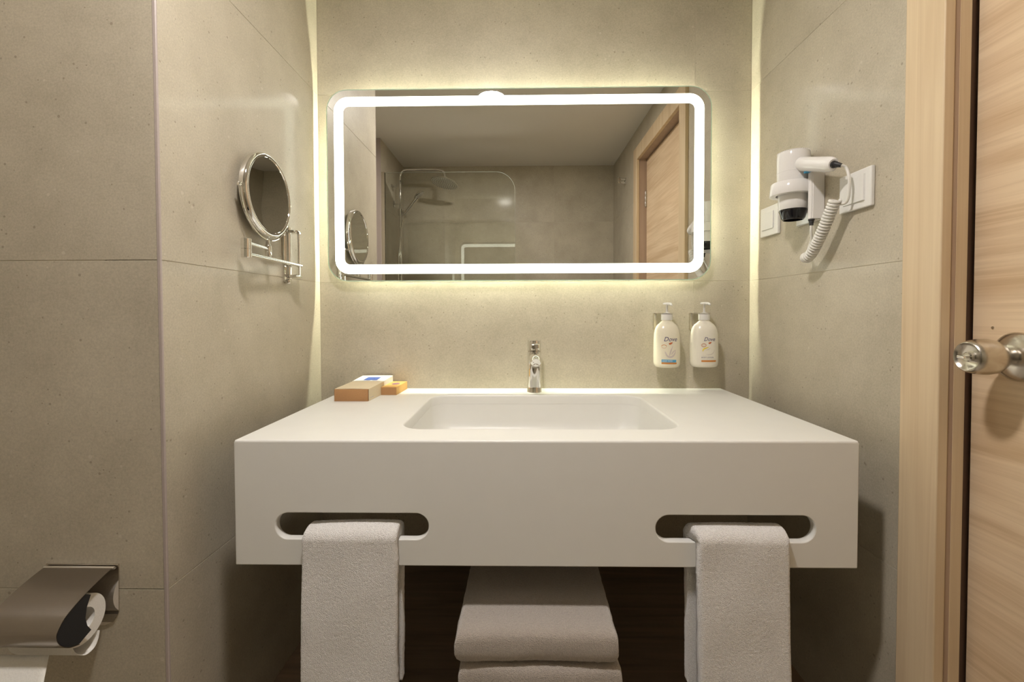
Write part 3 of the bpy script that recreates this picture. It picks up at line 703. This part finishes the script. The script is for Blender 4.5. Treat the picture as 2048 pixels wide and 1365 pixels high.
# ------------------------------------------------------------------ cartons on the counter
def carton(bm, x0, x1, y0, y1, z0, zf, zb, sh_, bev=0.0006):
    """box whose top may rise towards the back; sh_ shears x with y"""
    c = []
    for y, zt2 in ((y0, zf), (y1, zb)):
        dx = sh_*(y-y0)
        c += [(x0+dx, y, z0), (x1+dx, y, z0), (x1+dx, y, zt2), (x0+dx, y, zt2)]
    V = [bm.verts.new(p) for p in c]
    for f in ((0, 1, 2, 3), (7, 6, 5, 4), (0, 4, 5, 1), (1, 5, 6, 2), (2, 6, 7, 3), (3, 7, 4, 0)): bm.faces.new([V[i] for i in f])
    bmesh.ops.bevel(bm, geom=list(bm.edges), offset=bev, segments=2, affect='EDGES', profile=0.5)
bx = thing('toiletry_carton', 'long kraft card box in a cream and white sleeve with blue label, on counter', 'box', (-0.465, 1.34, HZ))
x0, x1 = -0.5155, -0.4195; shx = 0.012/0.19
bm = bmesh.new(); carton(bm, x0+0.0012, x1-0.0012, 1.2495, 1.4470, HZ+0.0002, HZ+0.0337, HZ+0.0372, shx); from_bm('inner_tray', bm, KRAFT, bx, smooth=True)
def sleeve(name, y0, y1, h0, h1, lift, mat):
    bm = bmesh.new(); rings = []
    for k in range(7):
        t = k/6; y = y0+(y1-y0)*t; dx = shx*(y-1.2495); h = h0+(h1-h0)*t
        rings.append([(x0+dx-lift, y, HZ+0.0001), (x1+dx+lift, y, HZ+0.0001), (x1+dx+lift, y, HZ+h-0.0006), (x1+dx+lift-0.0006, y, HZ+h), ((x0+x1)/2+dx, y, HZ+h+0.0006), (x0+dx-lift+0.0006, y, HZ+h), (x0+dx-lift, y, HZ+h-0.0006)])
    loft(bm, rings, False, False); o = from_bm(name, bm, mat, bx); return o
sleeve('sleeve', 1.2515, 1.3700, 0.0342, 0.0376, 0.0002, SLEEVE)
wp = sleeve('white_panel', 1.3690, 1.4480, 0.0382, 0.0440, 0.0006, WHITEC)
def quad_top(name, pts, mat, parent):
    bm = bmesh.new(); bm.faces.new([bm.verts.new(p) for p in pts]); return from_bm(name, bm, mat, parent, fix=False)
def topz(y, h0, y0, h1, y1): return HZ+h0+(h1-h0)*(y-y0)/(y1-y0)+0.0012
lab = []
for xx, yy in ((-0.478, 1.378), (-0.436, 1.378), (-0.434, 1.418), (-0.475, 1.418)): lab.append((xx, yy, topz(yy, 0.0382, 1.369, 0.0440, 1.448)))
quad_top('blue_label', lab, BLUEL, wp)
me, wd = text_mesh('~~~~ ~~', 0.0095, 0.2)
for v in me.vertices:
    u2, v2 = v.co.x, v.co.z; yy = 1.394+v2*1.3; v.co = Vector((-0.4715+u2*0.9+shx*v2, yy, topz(yy, 0.0382, 1.369, 0.0440, 1.448)+0.0003))
link('label_script', me, WHITEI, wp)
me, wd = text_mesh('~~~~~~', 0.007)
for v in me.vertices:
    u2, v2 = v.co.x, v.co.z; v.co = Vector((x1+shx*(1.262-1.2495+u2)+0.0006, 1.262+u2, HZ+0.006+v2))
link('side_text', me, BLUEL, bx)
me, wd = text_mesh('~~~ ~~~~ ~~', 0.0075)
for v in me.vertices:
    u2, v2 = v.co.x, v.co.z; yy = 1.300+v2*1.6; v.co = Vector((-0.492+u2*0.85, yy, HZ+0.0342+0.0034*(yy-1.2515)/0.1185+0.0012))
link('sleeve_text', me, simple('faint_print', (0.50, 0.40, 0.32), 0.6), bx)
bx2 = thing('small_carton', 'small amber card box beside the cream sleeved box', 'box', (-0.386, 1.40, HZ))
bm = bmesh.new(); carton(bm, -0.4130, -0.3665, 1.3440, 1.4520, HZ+0.0002, HZ+0.0240, HZ+0.0250, 0.05); from_bm('card_body', bm, AMBER, bx2, smooth=True)
bm = bmesh.new(); V = [bm.verts.new(p) for p in ((-0.4127, 1.34385, HZ+0.0008), (-0.3668, 1.34385, HZ+0.0008), (-0.3668, 1.34385, HZ+0.0232), (-0.4127, 1.34385, HZ+0.0232))]; bm.faces.new(V)
from_bm('end_flap', bm, KRAFT, bx2, fix=False)
quad_top('oval_print', [(-0.386+0.0125*math.cos(2*PI*k/24)+0.002, 1.402+0.016*math.sin(2*PI*k/24), HZ+0.0248+0.0003) for k in range(24)], PURPLE, bx2)

# ------------------------------------------------------------------ magnifying mirror on its swing arm
mg = thing('magnifying_mirror', 'round chrome magnifying mirror on a folding arm on the left alcove wall', 'mirror', (XL, 1.244, CZ+0.16))
nrm = Vector((0.9998, 0.0, 0.018)).normalized()
C0 = P(-0.6325, 1.118, 0.2860)
face = lathe('mirror_frame', C0, nrm, [(0.0890, 0.0), (0.0985, 0.0012), (0.1020, 0.0045), (0.1025, 0.0105), (0.1020, 0.0165), (0.0985, 0.0205), (0.0945, 0.0220), (0.0915, 0.0210), (0.0905, 0.0190)], CHROME, mg, 96, cap1=False)
lathe('magnifying_glass', C0, nrm, [(0.0907, 0.0192), (0.060, 0.01885), (0.030, 0.01865), (0.002, 0.0186)], MIRROR2, mg, 96, cap0=False)
yk = bmesh.new()
a_, x_, y_ = basis(nrm)
hv = Vector((0, 1, 0)); vv = nrm.cross(hv); vv = -vv if vv.z > 0 else vv        # vv points down
arcp = []
for k in range(33):
    t = PI*k/32; arcp.append(C0 + nrm*0.0105 - hv*math.cos(t)*0.1085 + vv*math.sin(t)*0.1085)
add_tube(yk, arcp, 0.0022, 8)
from_bm('yoke', yk, CHROME, mg, smooth=True)
for s in (-1, 1):
    lathe('pivot_screw', C0 + nrm*0.0105 + hv*s*0.1015, hv*s, [(0.0022, 0), (0.0022, 0.0055), (0.0050, 0.0060), (0.0052, 0.0085), (0.0040, 0.0115), (0.002, 0.0125)], CHROME, mg, 20)
SW = C0 + nrm*0.0105 + vv*0.1095
sw = Vector((SW.x, SW.y, SW.z))
b0 = sw + Vector((0, 0, -0.040))
bm = bmesh.new(); add_tube(bm, [sw + Vector((0, 0, 0.002)), sw + Vector((0, 0, -0.006)), sw + Vector((0, 0, -0.012))], [0.0035, 0.0045, 0.0060], 16)
add_lathe(bm, sw + Vector((0, 0, -0.012)), (0, 0, -1), [(0.0062, 0), (0.0075, 0.003), (0.0075, 0.027), (0.0062, 0.029)], 24)
from_bm('swivel', bm, CHROME, mg, smooth=True)
kx, ky = -0.610, 1.010          # outer elbow block
zu, zl = CZ+0.1555, CZ+0.1300
lathe('elbow_block', (kx, ky, zl-0.0085), (0, 0, 1), [(0.0095, 0), (0.0108, 0.0012), (0.0108, 0.0190), (0.0100, 0.0196), (0.0108, 0.0202), (0.0108, 0.0420), (0.0095, 0.0432)], CHROME, mg, 32)
tube('inner_arm', [(kx+0.001, ky+0.009, zu), (sw.x, sw.y-0.006, zu)], 0.0042, CHROME, mg, 20)
rx, ry = -0.6155, 1.268          # vertical hinge rod near the wall plate
tube('outer_arm', [(kx, ky+0.009, zl), (rx-0.001, ry+0.010, zl)], [0.0048, 0.0048], CHROME, mg, 20)
lathe('hinge_rod', (rx, ry-0.003, CZ+0.098), (0, 0, 1), [(0.0035, 0), (0.0035, 0.123)], CHROME, mg, 16)
for z in (CZ+0.0985, CZ+0.2205):
    bm = bmesh.new(); add_box(bm, (XL+0.006, 1.238, z-0.004), (rx+0.0055, ry+0.003, z+0.004), 0.0025)
    from_bm('hinge_arm', bm, CHROME, mg, smooth=True)
bm = bmesh.new(); add_box(bm, (XL+0.0003, 1.228, CZ+0.082), (XL+0.0065, 1.262, CZ+0.238), 0.002); add_tube(bm, [(XL+0.0075, 1.250, CZ+0.092), (XL+0.0075, 1.250, CZ+0.232)], 0.0070, 20)
from_bm('wall_plate', bm, CHROME, mg, smooth=True)
lathe('cap_nut', (XL+0.008, 1.243, CZ+0.078), (0, 0, 1), [(0.0075, 0), (0.0085, 0.002), (0.0085, 0.010), (0.006, 0.012)], CHROME, mg, 20)

# ------------------------------------------------------------------ switches on the right wall
def plate(name, y0, y1, z0, z1, label, cat):
    t = thing(name, label, cat, (XR, (y0+y1)/2, (z0+z1)/2), 'white electrical plates on the right wall')
    boxo('face_plate', (XR-0.0088, y0, z0), (XR-0.0003, y1, z1), WHITEP, t, 0.0022, 3)
    return t
t = plate('switch_plate', 0.9540, 1.0480, CZ+0.2165, CZ+0.2990, 'large square white rocker switch right of the hair dryer', 'switch')
bm = bmesh.new()
ya, yb2, za, zb2 = 0.9705, 1.0350, CZ+0.2310, CZ+0.2870
X1, X2 = XR-0.0089, XR-0.0125
V = [bm.verts.new(p) for p in ((X1, ya, za), (X1, yb2, za), (X1, yb2, zb2), (X1, ya, zb2), (X2, ya+0.0008, za+0.0008), (X1-0.0012, yb2-0.0008, za+0.0008), (X1-0.0012, yb2-0.0008, zb2-0.0008), (X2, ya+0.0008, zb2-0.0008))]
for f in ((0, 3, 2, 1), (4, 5, 6, 7), (0, 1, 5, 4), (1, 2, 6, 5), (2, 3, 7, 6), (3, 0, 4, 7)): bm.faces.new([V[i] for i in f])
from_bm('rocker', bm, WHITEP, t)
t = plate('switch_plate', 1.2930, 1.3850, CZ+0.2175, CZ+0.3020, 'small white rocker switch low behind the hair dryer, beside the bright wall corner', 'switch')
boxo('rocker', (XR-0.0118, 1.3130, CZ+0.2360), (XR-0.0089, 1.3720, CZ+0.2860), WHITEP, t, 0.001)

# ------------------------------------------------------------------ hair dryer and its wall mount
DX, DYY = 0.6905, 1.165
mt_ = thing('dryer_wall_mount', 'white wall box with a ring that holds the hair dryer', 'holder', (XR, 1.155, CZ+0.22))
bm = bmesh.new()
pr_ = [(XR-0.0003, 1.108), (XR-0.030, 1.108), (XR-0.035, 1.113), (XR-0.035, 1.119), (XR-0.0065, 1.136), (XR-0.0065, 1.212), (XR-0.0003, 1.216)]
loft(bm, [[(x, y, CZ+0.2190) for x, y in pr_], [(x, y, CZ+0.3480) for x, y in pr_]], True, True)
bmesh.ops.bevel(bm, geom=list(bm.edges), offset=0.0020, segments=2, affect='EDGES')
from_bm('mount_box', bm, WHITEG, mt_, smooth=True)
lathe('holding_ring', (DX-0.004, DYY, CZ+0.2900), (0, 0, 1), [(0.0350, 0.0), (0.0360, -0.001), (0.0488, -0.001), (0.0494, 0.0005), (0.0470, 0.0275), (0.0450, 0.0300), (0.0385, 0.0310)], WHITEG, mt_, 56, cap0=False, cap1=False)
lathe('cable_gland', (0.7030, 1.112, CZ+0.2192), (0, 0, -1), [(0.0068, 0), (0.0068, 0.003), (0.0052, 0.0035), (0.0056, 0.0060), (0.0048, 0.0066), (0.0051, 0.0092), (0.0043, 0.0098), (0.0046, 0.0140), (0.0030, 0.0145)], RUBBER, mt_, 20)
hd = thing('hair_dryer', 'white wall mounted hair dryer with black nozzle and coiled cord', 'hair dryer', (DX, DYY, CZ+0.229))
bm = bmesh.new()
add_lathe(bm, (DX, DYY, CZ+0.2500), (0, 0, 1), [(0.0290, 0.0), (0.0322, 0.006), (0.0338, 0.020), (0.0340, 0.034), (0.0345, 0.050), (0.0362, 0.075), (0.0368, 0.095), (0.0372, 0.0955), (0.0372, 0.0965), (0.0368, 0.097), (0.0372, 0.120), (0.0370, 0.138), (0.0350, 0.1455), (0.0310, 0.1480), (0.0100, 0.1490)], 56)
from_bm('dryer_body', bm, WHITEG, hd, smooth=True, angle=0.5)
bm = bmesh.new()
for k in range(40):
    a = 2*PI*k/40; bmesh.ops.create_cube(bm, size=0.0016, matrix=Matrix.Translation((DX+0.0355*math.cos(a), DYY+0.0355*math.sin(a), CZ+0.3958)))
from_bm('vent_teeth', bm, WHITEG, hd)['kind'] = 'stuff'
lathe('nozzle', (DX, DYY, CZ+0.2505), (0, 0, -1), [(0.0300, -0.006), (0.0315, 0.0), (0.0300, 0.004), (0.0265, 0.0180), (0.0235, 0.0225), (0.0215, 0.0225), (0.0215, 0.010)], BLACKP, hd, 48, cap1=False)
hdl = bmesh.new()
A_ = Vector((DX, DYY-0.020, CZ+0.3620)); B_ = Vector((DX-0.004, 1.012, CZ+0.3185))
pts = [A_.lerp(B_, t) for t in (0, 0.2, 0.4, 0.6, 0.8, 0.9, 0.96, 1.0)]
add_tube(hdl, pts, [0.0170, 0.0172, 0.0168, 0.0166, 0.0168, 0.0166, 0.0150, 0.0118], 32, up=(0, 0, 1), flat=0.92)
hh = from_bm('handle', hdl, WHITEG, hd, smooth=True, angle=0.9)
bm = bmesh.new(); c = A_.lerp(B_, 0.30) + Vector((0, 0, -0.0165)); add_box(bm, c-Vector((0.0055, 0.0090, 0.0035)), c+Vector((0.0055, 0.0090, 0.0025)), 0.0015)
from_bm('slide_switch', bm, BLUEP, hh, smooth=True)
d_ = (B_-A_).normalized()
st = B_ - d_*0.001
bm = bmesh.new(); 
add_tube(bm, [st, st+d_*0.003, st+d_*0.0035+Vector((0.001, 0, 0)), st+d_*0.006+Vector((0.002, 0, 0)), st+d_*0.0065+Vector((0.002, 0, 0)), st+d_*0.010+Vector((0.004, 0, -0.0008)), st+d_*0.015+Vector((0.008, 0, -0.002))], [0.0080, 0.0078, 0.0066, 0.0068, 0.0058, 0.0054, 0.0042], 20)
from_bm('strain_relief', bm, RUBBER, hh, smooth=True)
e0 = st + d_*0.014 + Vector((0.007, 0, -0.0018))
bm = bmesh.new()
path0 = catmull([e0, e0+Vector((0.010, -0.003, -0.007)), P(0.7050, 0.990, 0.278), P(0.7075, 0.995, 0.245), P(0.7070, 1.003, 0.233), P(0.7015, 1.010, 0.232)], 8)
add_tube(bm, path0, 0.0031, 12)
# coiled part
cl = catmull([P(0.6925, 1.014, 0.2420), P(0.6925, 1.030, 0.2180), P(0.6930, 1.058, 0.1780), P(0.6960, 1.092, 0.1430), P(0.6990, 1.116, 0.1290), P(0.7030, 1.134, 0.1300)], 24)
L_ = [0.0]
for a, b in zip(cl[:-1], cl[1:]): L_.append(L_[-1]+(b-a).length)
TURNS, SEG = 25, 22; hel = []; x = Vector((1, 0, 0)); idx = 0
frames = []; 
for i in range(len(cl)):
    T_ = (cl[min(i+1, len(cl)-1)]-cl[max(i-1, 0)]).normalized(); x = (x - T_*x.dot(T_)).normalized(); frames.append((T_, x.copy(), T_.cross(x)))
for k in range(TURNS*SEG+1):
    s = L_[-1]*k/(TURNS*SEG)
    while idx < len(L_)-2 and L_[idx+1] < s: idx += 1
    t = (s-L_[idx])/(L_[idx+1]-L_[idx]); c = cl[idx].lerp(cl[idx+1], t)
    xx = frames[idx][1].lerp(frames[idx+1][1], t); yy = frames[idx][2].lerp(frames[idx+1][2], t); a = 2*PI*k/SEG
    rc = 0.0098
    hel.append(c + xx*math.cos(a)*rc + yy*math.sin(a)*rc)
add_tube(bm, hel, 0.0031, 9)
path1 = catmull([hel[-1], P(0.7120, 1.136, 0.150), P(0.7100, 1.122, 0.172), P(0.7035, 1.113, 0.192), P(0.7030, 1.112, 0.2045)], 8)
add_tube(bm, path1, 0.0029, 12)
from_bm('coiled_cord', bm, CORD, hd, smooth=True)

# ------------------------------------------------------------------ toilet paper holder on the shaft
tp = thing('paper_holder', 'shiny steel toilet paper holder with a curved lid, low on the left wall', 'paper holder', (-0.80, YS, CZ-0.52))
bm = bmesh.new()
px = [(-0.7315, -0.4590), (-0.7335, -0.548), (-0.7440, -0.566), (-0.7600, -0.572), (-0.845, -0.572), (-0.862, -0.560), (-0.866, -0.4590)]
loft(bm, [[(x, YS-0.0022, CZ+h) for x, h in px], [(x, YS-0.0003, CZ+h) for x, h in px]], True, True)
from_bm('back_plate', bm, STEELP, tp)
cv = catmull([(0, YS-0.0035, -0.4625), (0, 0.7790, -0.4690), (0, 0.7493, -0.4788), (0, 0.7190, -0.4935), (0, 0.7049, -0.5077), (0, 0.7012, -0.5185), (0, 0.7065, -0.5339), (0, 0.7200, -0.5480), (0, 0.7383, -0.5560)], 6)
xl, xr = -0.8640, -0.7385
def outp(off):
    o2 = []
    for i, p in enumerate(cv):
        d = (cv[min(i+1, len(cv)-1)]-cv[max(0, i-1)]); n_ = Vector((0, d.z, -d.y)).normalized(); o2.append(p + n_*off)
    return o2
in_, ou_ = outp(0.0), outp(0.0011)
sect = [(p.y, p.z) for p in ou_] + [(p.y, p.z) for p in in_[::-1]]
bm = bmesh.new()
loft(bm, [[(xl, y, CZ+z) for y, z in sect], [(xr, y, CZ+z) for y, z in sect]], True, True)
from_bm('lid', bm, LIDST, tp, smooth=True, angle=0.7)
bm = bmesh.new()                                   # black crescent added as the shade inside the open lid
ck = [(p.y+0.0006, p.z+0.0002) for p in in_[12:]]
ckb = [(0.7600, -0.5470), (0.7530, -0.5350), (0.7500, -0.5200), (0.7530, -0.5030), (0.7610, -0.4860)]
loft(bm, [[(xr-0.0035, y, CZ+z) for y, z in ck+ckb], [(xr-0.0010, y, CZ+z) for y, z in ck+ckb]], True, True)
from_bm('dark_lid_fill', bm, RUBBER, tp)
lathe('hinge_pin', (xl-0.001, YS-0.0060, CZ-0.4635), (1, 0, 0), [(0.0028, 0), (0.0028, 0.1285), (0.0020, 0.1305)], CHROME, tp, 16)
RC = P(-0.80, 0.7590, -0.5290)
tube('spindle', [RC+Vector((-0.060, 0, 0)), RC+Vector((0.030, 0, 0))], 0.0060, BLACKP, tp, 12)
pr2 = thing('toilet_roll', 'white toilet paper roll with a loose sheet hanging from the steel holder', 'toilet paper', (-0.81, 0.7590, CZ-0.529))
bm = bmesh.new(); n = 48; RR = 0.0400
def rg(x, r): return [(x, RC.y + r*math.cos(2*PI*i/n), RC.z + r*math.sin(2*PI*i/n)) for i in range(n)]
loft(bm, [rg(-0.860, 0.019), rg(-0.860, RR), rg(-0.7500, RR), rg(-0.7500, 0.019), rg(-0.860, 0.019)])
from_bm('paper_roll', bm, PAPER, pr2, smooth=True, angle=0.5)
bm = bmesh.new(); rings = []
for k in range(30):
    t = k/29
    if t < 0.35:
        a2 = -PI*0.25 - (t/0.35)*PI*0.62; y = RC.y + (RR+0.0006)*math.cos(a2); z = RC.z + (RR+0.0006)*math.sin(a2)
        ylast, zlast = y, z; x1_ = -0.7508
    else:
        s = (t-0.35)/0.65; y = 0.724 - 0.075*s - 0.006*math.sin(s*PI); z = CZ - 0.5560 - s*0.115
        x1_ = -0.7740 + 0.056*s
    rings.append([(-0.8590 + (x1_+0.8590)*j/10, y + 0.0012*math.sin(j*1.3+t*7)*max(0, t-0.4), z) for j in range(11)])
loft(bm, rings[11:], closed=False)
sag = catmull([(0, 0.7850, -0.5660), (0, 0.7820, -0.5780), (0, 0.7740, -0.5890), (0, 0.7580, -0.5900), (0, 0.7420, -0.5760), (0, 0.7350, -0.5600)], 6)
loft(bm, [[(-0.8590 + 0.1105*j/8, p.y, CZ+p.z) for j in range(9)] for p in sag], closed=False)
R0 = [Vector(p) for p in rings[10]]
o = from_bm('loose_sheet', bm, PAPER, pr2, smooth=True)
o.modifiers.new('thick', 'SOLIDIFY').thickness = 0.0004

# ------------------------------------------------------------------ what the mirror shows: shower and screen
scr = thing('shower_screen', 'clear glass shower screen with a rounded corner, seen in the lit mirror', 'shower screen', (-0.46, -0.13, 0))
GX0, GX1, GZ = XLL+0.006, -0.027, CZ+0.912
pts2 = [(GX0, 0.0)] + [(GX1, 0.0)]
for k in range(15):
    a = PI/2*k/14; pts2.append((GX1-0.125+0.125*math.cos(a), GZ-0.125+0.125*math.sin(a)))
pts2.append((GX0, GZ))
bm = bmesh.new(); loft(bm, [[(x, -0.134, z+0.0005) for x, z in pts2], [(x, -0.126, z+0.0005) for x, z in pts2]], True, True)
from_bm('glass_pane', bm, GLASS, scr)
bm = bmesh.new()
cen = Vector((-0.45, 0, 1.0))
pin = [(x-0.0012 if x > -0.5 else x+0.0012, z-0.0012 if z > 1 else z+0.0012) for x, z in pts2]
loft(bm, [[(x+0.0002 if x > -0.5 else x-0.0002, y, z+0.0008) for x, z in (pts2 if k else pin)] for k, y in ((0, -0.1342), (1, -0.1336), (1, -0.1264), (0, -0.1258))])
from_bm('polished_edge', bm, simple('screen_glass_edge', (0.40, 0.43, 0.37), 0.3), scr)
boxo('wall_profile', (XLL+0.0003, -0.142, 0.001), (XLL+0.022, -0.1345, GZ+0.002), BRUSH, scr)
boxo('wall_profile', (XLL+0.0003, -0.1255, 0.001), (XLL+0.022, -0.118, GZ+0.002), BRUSH, scr)
SXX, SY2 = -0.8560, -0.420
shw = thing('shower_column', 'chrome shower column with round rain head and hand shower, seen in the lit mirror', 'shower', (SXX, SY2, CZ))
ztop = CZ+1.018
rp = [(SXX, SY2, CZ-0.10), (SXX, SY2, ztop-0.16), (SXX, SY2, ztop-0.10), (SXX, SY2, ztop-0.05), (SXX+0.006, SY2, ztop-0.022), (SXX+0.022, SY2, ztop-0.006), (SXX+0.05, SY2, ztop)]
rp2 = catmull(rp, 6) + [Vector((SXX+0.15, SY2, ztop+0.002))] + catmull([(SXX+0.27, SY2, ztop), (SXX+0.300, SY2, ztop-0.006), (SXX+0.316, SY2, ztop-0.022), (SXX+0.322, SY2, ztop-0.050)], 6)
tube('riser_pipe', rp2, 0.0095, CHROME, shw, 16)
hx = SXX+0.322
lathe('ball_joint', (hx, SY2, ztop-0.048), (0, 0, -1), [(0.010, 0), (0.0165, 0.002), (0.0165, 0.020), (0.020, 0.022), (0.020, 0.032), (0.012, 0.036)], CHROME, shw, 24)
hd_ = lathe('rain_head', (hx, SY2, ztop-0.084), (-0.18, 0.16, -1), [(0.014, 0), (0.030, 0.003), (0.096, 0.007), (0.100, 0.009), (0.100, 0.013), (0.097, 0.0145)], CHROME, shw, 64)
bm = bmesh.new(); a_, x_, y_ = basis((-0.18, 0.16, -1)); c0 = Vector((hx, SY2, ztop-0.084)) + a_*0.0146
add_lathe(bm, c0, a_, [(0.0955, 0), (0.094, 0.0006)], 48)
from_bm('spray_face', bm, simple('grey_spray_face', (0.84, 0.82, 0.77), 0.4), hd_)
bm = bmesh.new()
for rr_, nn in ((0.015, 6), (0.030, 12), (0.045, 18), (0.060, 24), (0.075, 30), (0.088, 34)):
    for k in range(nn):
        a = 2*PI*k/nn; q = c0 + x_*rr_*math.cos(a) + y_*rr_*math.sin(a); add_lathe(bm, q, a_, [(0.0024, 0.0006), (0.0018, 0.0032)], 6)
from_bm('nozzles', bm, simple('dark_nozzle_rubber', (0.05, 0.05, 0.05), 0.5), hd_)['kind'] = 'stuff'
zs_ = CZ+0.7165
lathe('slider', (SXX, SY2, zs_-0.025), (0, 0, 1), [(0.014, 0), (0.0175, 0.003), (0.0175, 0.047), (0.014, 0.05)], CHROME, shw, 24)
bm = bmesh.new(); add_tube(bm, [(SXX+0.014, SY2+0.004, zs_), (SXX+0.032, SY2+0.010, zs_+0.004)], 0.011, 16)
from_bm('slider_clip', bm, CHROME, shw, smooth=True)
g0 = Vector((SXX+0.022, SY2+0.014, zs_-0.030)); g1 = Vector((SXX+0.132, SY2+0.040, zs_+0.098))
hs_ = tube('hand_shower', [g0, g0.lerp(g1, 0.3), g0.lerp(g1, 0.75), g1], [0.0080, 0.0105, 0.0120, 0.0150], CHROME, shw, 20)
hn = Vector((0.62, -0.05, -0.78)).normalized(); hc = g1 + Vector((0.012, 0.004, 0.014))
lathe('hand_shower_head', hc - hn*0.012, hn, [(0.012, -0.004), (0.030, 0.002), (0.040, 0.008), (0.041, 0.014), (0.039, 0.017)], CHROME, hs_, 36)
lathe('hand_spray_face', hc - hn*0.012, hn, [(0.0380, 0.0171), (0.037, 0.0178)], simple('pale_spray_face', (0.55, 0.52, 0.47), 0.4), hs_, 32)
for zz in (CZ+0.775,):
    bm = bmesh.new(); add_lathe(bm, (XLL+0.0003, SY2, zz), (1, 0, 0), [(0.024, 0), (0.024, 0.005), (0.010, 0.008), (0.008, 0.010), (0.008, 0.034)], 28)
    from_bm('wall_bracket', bm, CHROME, shw, smooth=True)
hose = catmull([g0, g0+Vector((-0.006, 0, -0.05)), (SXX+0.004, SY2+0.020, CZ+0.55), (SXX-0.012, SY2+0.026, CZ+0.30), (SXX-0.010, SY2+0.026, CZ+0.05), (SXX+0.020, SY2+0.030, CZ-0.20), (SXX+0.060, SY2+0.030, CZ-0.25), (SXX+0.050, SY2+0.020, CZ-0.15), (SXX+0.010, SY2+0.014, CZ-0.085)], 10)
tube('shower_hose', hose, 0.0062, CHROME, shw, 10)
bm = bmesh.new(); add_lathe(bm, (XLL+0.0003, SY2-0.075, CZ-0.115), (1, 0, 0), [(0.03, 0), (0.03, 0.006), (0.014, 0.009), (0.014, 0.025)], 24); add_lathe(bm, (XLL+0.0003, SY2+0.075, CZ-0.115), (1, 0, 0), [(0.03, 0), (0.03, 0.006), (0.014, 0.009), (0.014, 0.025)], 24)
add_lathe(bm, (SXX, SY2-0.13, CZ-0.115), (0, 1, 0), [(0.018, 0), (0.022, 0.003), (0.022, 0.04), (0.019, 0.042), (0.019, 0.218), (0.022, 0.22), (0.022, 0.257), (0.018, 0.26)], 28)
from_bm('mixer_valve', bm, CHROME, shw, smooth=True)
lh = thing('line_hook', 'small round chrome wall knob beside the shower column, seen in the lit mirror', 'hook', (XLL, SY2+0.06, CZ+0.885))
lathe('hook_knob', (XLL+0.0003, SY2+0.06, CZ+0.885), (1, 0, 0), [(0.019, 0), (0.019, 0.005), (0.008, 0.008), (0.007, 0.022), (0.015, 0.026), (0.016, 0.032), (0.010, 0.036)], CHROME, lh, 28)
hk = thing('robe_hook', 'double chrome robe hook on the wall beyond the door, seen in the lit mirror', 'hook', (XR, -0.29, CZ+0.89))
boxo('hook_plate', (XR-0.006, -0.302, CZ+0.868), (XR-0.0003, -0.278, CZ+0.912), CHROME, hk, 0.002)
for zz in (0.902, 0.880):
    lathe('hook_peg', (XR-0.0062, -0.29, CZ+zz), (-1, 0, 0.12), [(0.008, 0), (0.008, 0.030), (0.012, 0.033), (0.012, 0.046), (0.009, 0.049)], CHROME, hk, 20)
